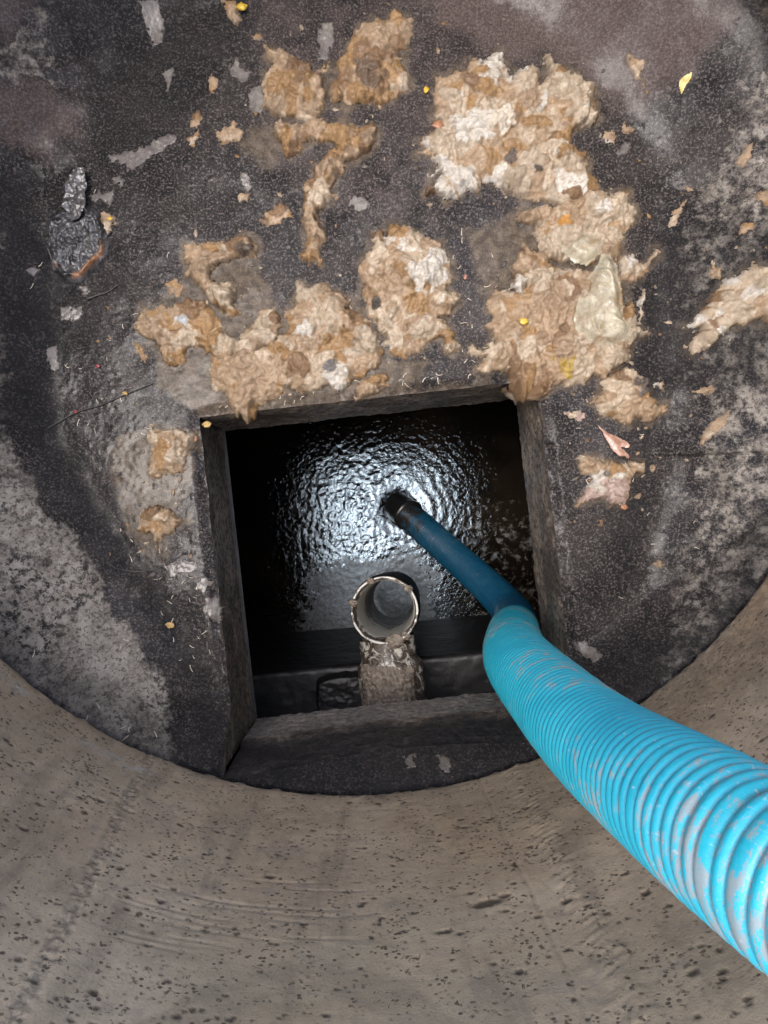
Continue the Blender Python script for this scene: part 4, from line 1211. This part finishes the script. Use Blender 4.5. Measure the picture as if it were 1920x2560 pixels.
def build_can():
    m = M('can_metal')
    n = m.noise(60, 5, 0.7, 0.6)
    n2 = m.noise(28, 4, 0.65)
    col = m.mix(m.ramp(n, 0.4, 0.6), (0.010, 0.010, 0.011), (0.06, 0.058, 0.058))
    col = m.mix(m.math('MULTIPLY', m.attr('rust'), m.ramp(n2, 0.42, 0.56, 0.0, 0.95)), col, (0.36, 0.16, 0.06))
    mt = m.out(col, 0.36, m.bump(m.noise(150, 4, 0.7), 0.7, 0.004), **{'Coat Weight': 0.4, 'Coat Roughness': 0.15})
    cx, cy, _ = at(60 + 480 / K['s'], 400 + 800 / K['s'], 0.03)
    root = empty('crushed_can', (cx, cy, 0.0))
    tag(root, 'crushed dark metal can with rusty rim and grey flap on the left', 'crushed can')
    na, nr = 120, 40
    A_, R_ = np.meshgrid(np.linspace(0, 2 * math.pi, na, endpoint=False), np.linspace(0.0, 1.25, nr), indexing='ij')
    sx, sy = 0.050, 0.058
    wob = 1 + 0.28 * fbm(np.cos(A_) * 1.6 + 3, np.sin(A_) * 1.6, 431, 3)
    x = np.cos(A_) * R_ * sx * wob + 0.006 * np.sin(A_)
    y = np.sin(A_) * R_ * sy * wob
    fl = floor_h(cx + x, cy + y)
    rim = np.exp(-((R_ - 0.93) / 0.075) ** 2)
    h = 0.010 * rim * (0.6 + 1.3 * fbm(np.cos(A_) * 4, np.sin(A_) * 4, 433, 3)) + 0.005 * sstep(1.0, 0.5, R_) + 0.010 * ridged(x * 34, y * 34, 435, 4) * sstep(1.2, 0.9, R_) - 0.006 * sstep(1.05, 1.25, R_)
    rust = 0.7 * rim * sstep(0.2, -0.5, np.sin(A_))
    F = grid_faces(na, nr, wrap=True)
    mesh_np('can_body', np.stack([x, y, fl + h], -1).reshape(-1, 3), F, mt, root, {'rust': rust.ravel()})
    # flap of torn skin at the top
    P = np.array(px_poly(poly([(400, 200), (500, 60), (600, 40), (625, 200), (620, 360), (600, 500), (540, 590), (450, 620), (430, 520), (360, 460), (390, 330)], K['ox'], K['oy'], K['s']), 0.03))
    lo, hi = P.min(0) - .005, P.max(0) + .005
    X, Y = np.meshgrid(np.arange(lo[0], hi[0], 0.0018), np.arange(lo[1], hi[1], 0.0018), indexing='ij')
    d = poly_sd(X, Y, P) + 0.003 * fbm(X * 80, Y * 80, 437, 3)
    F = grid_faces(*X.shape)
    F = F[(d.ravel() > 0)[F].all(1)]
    V, F = compact(np.stack([X.ravel(), Y.ravel(), X.ravel() * 0], 1), F)
    V[:, 2] = floor_h(V[:, 0], V[:, 1]) + 0.016 + 0.006 * ridged(V[:, 0] * 30, V[:, 1] * 30, 439, 3)
    V -= np.array([cx, cy, 0])
    m2 = mat_simple('can_skin', (0.085, 0.08, 0.08), 0.3, 0.35, 90, 0.004, **{'Coat Weight': 0.3})
    mesh_np('flap', V, F, m2, root)
build_can()

# ------------------------------------------------------------------ kernels, crumbs, straws, rootlets
def pebble(name, label, cat, px, py, size, mat, seed, fr, flat=0.45, el=1.4, lift=0.004, rot=0.0, group=None):
    x, y, _ = at(fr['ox'] + px / fr['s'], fr['oy'] + py / fr['s'], 0.01)
    th, ph = np.meshgrid(np.linspace(0, math.pi, 10), np.linspace(0, 2 * math.pi, 16), indexing='ij')
    r = 0.85 * size * (1 + 0.8 * fbm(th * 1.3 + seed, np.cos(ph) + np.sin(ph) * 1.7, seed, 2))
    a, b, c = r * np.sin(th) * np.cos(ph) * el, r * np.sin(th) * np.sin(ph), r * np.cos(th) * flat
    V = np.stack([a * math.cos(rot) - b * math.sin(rot), a * math.sin(rot) + b * math.cos(rot), c], -1).reshape(-1, 3)
    o = mesh_np(name, V, grid_faces(10, 16), mat)
    o.location = (x, y, float(floor_h(np.array([x]), np.array([y]))[0]) + lift)
    tag(o, label, cat, group)

KG = 'yellow kernels and petals'
pebble('kernel', 'bright yellow kernel on the scrap at the top edge', 'kernel', 345, 50, 0.0078, MYEL, 501, A, el=1.25, lift=0.012, group=KG)
pebble('kernel', 'bright yellow kernel on bare slab left of the largest heap', 'kernel', 1620, 610, 0.0062, MYEL, 502, A, el=0.8, group=KG)
pebble('kernel', 'yellow kernel half buried in the corner heap', 'kernel', 430, 855, 0.0062, MYEL, 503, C, lift=0.026, group=KG)
pebble('kernel', 'tiny yellow kernel on the scrap beside the crushed can', 'kernel', 900, 615, 0.0034, MYEL, 504, K, lift=0.013, group=KG)
pebble('kernel', 'ochre kernel on the lower left slab near the hatch', 'kernel', 1005, 1810, 0.0062, mat_simple('seed_ochre', (0.45, 0.30, 0.10), .5), 505, E, group=KG)
pebble('kernel', 'small ochre seed on the dark slab left of the wet film', 'kernel', 735, 430, 0.0040, bpy.data.materials['seed_ochre'], 506, E, group=KG)
pebble('kernel', 'ochre seed at the top left corner of the hatch', 'kernel', 1215, 615, 0.0062, bpy.data.materials['seed_ochre'], 507, E, lift=0.005, group=KG)
pebble('scrap', 'tiny red scrap on the dark left slab, upper one', 'scrap', 570, 268, 0.0036, MRED, 511, E)
pebble('scrap', 'tiny red scrap at the end of the dark rootlet', 'scrap', 440, 540, 0.0034, MRED, 512, E)
pebble('scrap', 'orange scrap on the edge of the crumpled lump by the hatch corner', 'scrap', 1150, 700, 0.006, MORANGE, 513, E, lift=0.010, el=0.8)
pebble('scrap', 'orange scrap below the pinkish white paper', 'scrap', 890, 900, 0.0055, MORANGE, 514, G, lift=0.005)
pebble('scrap', 'orange scrap on the left shoulder of the largest heap', 'scrap', 205, 665, 0.008, MORANGE, 515, B, lift=0.022)
pebble('scrap', 'reddish scrap on the bare slab right of the lone cream clump', 'scrap', 40, 525, 0.005, mat_simple('scrap_pink', (.35, .16, .12), .5), 516, C, el=0.8)

def strand(name, label, cat, P, r, mat, group=None):
    P = np.asarray(P)
    T, N, Bv = frames(P)
    na = 5
    a = np.linspace(0, 2 * math.pi, na, endpoint=False)
    rr = r * np.linspace(1.0, 0.55, len(P))
    V = P[:, None, :] + rr[:, None, None] * (np.cos(a)[None, :, None] * N[:, None, :] + np.sin(a)[None, :, None] * Bv[:, None, :])
    F = grid_faces(len(P), na)
    i = np.arange(len(P) - 1)
    F = np.concatenate([F, np.stack([i * na + na - 1, (i + 1) * na + na - 1, (i + 1) * na, i * na], 1)])
    c = P.mean(0)
    o = mesh_np(name, (V - c).reshape(-1, 3), F, mat)
    o.location = tuple(c)
    tag(o, label, cat, group)

def px_strand(name, label, cat, pts, fr, r, mat, lift=0.003):
    C_ = [at(fr['ox'] + x / fr['s'], fr['oy'] + y / fr['s'], 0.005) for x, y in pts]
    P = catmull(C_, 14)
    P[:, 2] = floor_h(P[:, 0], P[:, 1]) + lift
    strand(name, label, cat, P, r, mat)

px_strand('rootlet', 'dark rootlet lying across the slab from the left bench', 'rootlet', [(290, 640), (440, 550), (600, 500), (740, 440), (900, 375)], E, 0.0016, MROOT)
px_strand('rootlet', 'curved dark rootlet below the flat tan clump', 'rootlet', [(660, 1440), (720, 1475), (850, 1490), (980, 1450), (1110, 1370)], E, 0.0015, MROOT)
px_strand('rootlet', 'dark rootlet curving down from the crushed can', 'rootlet', [(900, 740), (820, 830), (760, 960), (690, 1060)], K, 0.0018, MROOT)
px_strand('rootlet', 'dark rootlet below the crushed can', 'rootlet', [(650, 1440), (760, 1400), (880, 1360), (980, 1290)], K, 0.0018, MROOT)

rng = np.random.RandomState(77)
SG = 'short pale straws scattered on the slab'
def straws(region, n, where, lo=0.006, hi=0.016):
    P = np.array(px_poly(region))
    a, b = P.min(0), P.max(0)
    k = 0
    while k < n:
        x, y = rng.uniform(a[0], b[0]), rng.uniform(a[1], b[1])
        u, v = to_uv(x, y)
        if poly_sd(np.array([x]), np.array([y]), P)[0] < 0 or max(abs(u), abs(v)) < HS + 0.012:
            continue
        L = rng.uniform(lo, hi)
        t = rng.uniform(0, 2 * math.pi)
        cv = rng.normal(0, 0.9)
        s = np.linspace(0, 1, 6)
        X = x + L * np.cumsum(np.cos(t + cv * s)) / 6
        Y = y + L * np.cumsum(np.sin(t + cv * s)) / 6
        Z = floor_h(X, Y) + 0.0016 + 0.003 * rng.rand() * s
        strand('straw', 'short pale straw fibre ' + where, 'straw', np.stack([X, Y, Z], 1), rng.uniform(0.00055, 0.0010), MSTRAW, 'straws ' + where)
        k += 1
straws([(1130, 560), (1250, 600), (1200, 950), (1080, 900), (1130, 760)], 20, 'on the slab beside the lone cream clump')
straws([(820, 950), (1200, 890), (1230, 940), (860, 990)], 16, 'on the upper lip of the hatch below the paper')
straws([(120, 900), (420, 900), (470, 1080), (180, 1100)], 14, 'on the dark wet slab near the long rootlet')
straws([(290, 1330), (540, 1400), (560, 1720), (480, 1720)], 30, 'on the slab along the left edge of the hatch')
straws([(1440, 1000), (1650, 1000), (1800, 1500), (1480, 1500)], 14, 'on the slab right of the hatch')
straws([(20, 1400), (330, 1540), (560, 1900), (200, 1780)], 16, 'on the grey bench at the lower left')
straws([(60, 500), (480, 420), (420, 850), (120, 900)], 10, 'on the dark slab round the crushed can')
straws([(540, 1010), (800, 980), (760, 1020), (580, 1060)], 8, 'at the top left corner of the hatch lip')

# ------------------------------------------------------------------ uncountable crumbs of pulp and grit round the clumps
def build_crumbs():
    r = np.random.RandomState(91)
    V, F, T_ = [], [], []
    th, ph = np.meshgrid(np.linspace(0, math.pi, 5), np.linspace(0, 2 * math.pi, 8), indexing='ij')
    f0 = grid_faces(5, 8)
    k = 0
    cols = np.array([TAN, OCH, CRM, LGR, LGR, GRY])
    while k < 620:
        P = BOXES[r.randint(len(BOXES))]
        x, y = P[r.randint(len(P))] + r.normal(0, 0.045, 2)
        u, v = to_uv(np.array([x]), np.array([y]))
        if max(abs(u[0]), abs(v[0])) < HS + 0.01 or np.hypot(x - RC[0], y - RC[1]) > RR - 0.02:
            continue
        sz = 0.0011 + 0.0026 * r.rand() ** 2.5
        a = r.uniform(0, math.pi)
        el = r.uniform(1.0, 2.2)
        rad = sz * (1 + 0.4 * r.normal(size=th.shape))
        rad[0], rad[-1] = sz, sz
        rad[:, -1] = rad[:, 0]
        p, q = rad * np.sin(th) * np.cos(ph) * el, rad * np.sin(th) * np.sin(ph)
        z0 = float(floor_h(np.array([x]), np.array([y]))[0])
        V.append(np.stack([x + p * math.cos(a) - q * math.sin(a), y + p * math.sin(a) + q * math.cos(a), z0 + 0.3 * sz + 0.4 * rad * np.cos(th)], -1).reshape(-1, 3))
        F.append(f0 + 40 * k)
        T_.append(np.repeat((cols[r.randint(len(cols))] * r.uniform(0.6, 1.1))[None], 40, 0))
        k += 1
    o = mesh_np('crumbs', np.concatenate(V), np.concatenate(F), MP, None, None, {'tint': np.concatenate(T_)})
    tag(o, 'tiny crumbs of pulp and grit sprinkled round the paper clumps', 'crumbs', None, 'stuff')
build_crumbs()
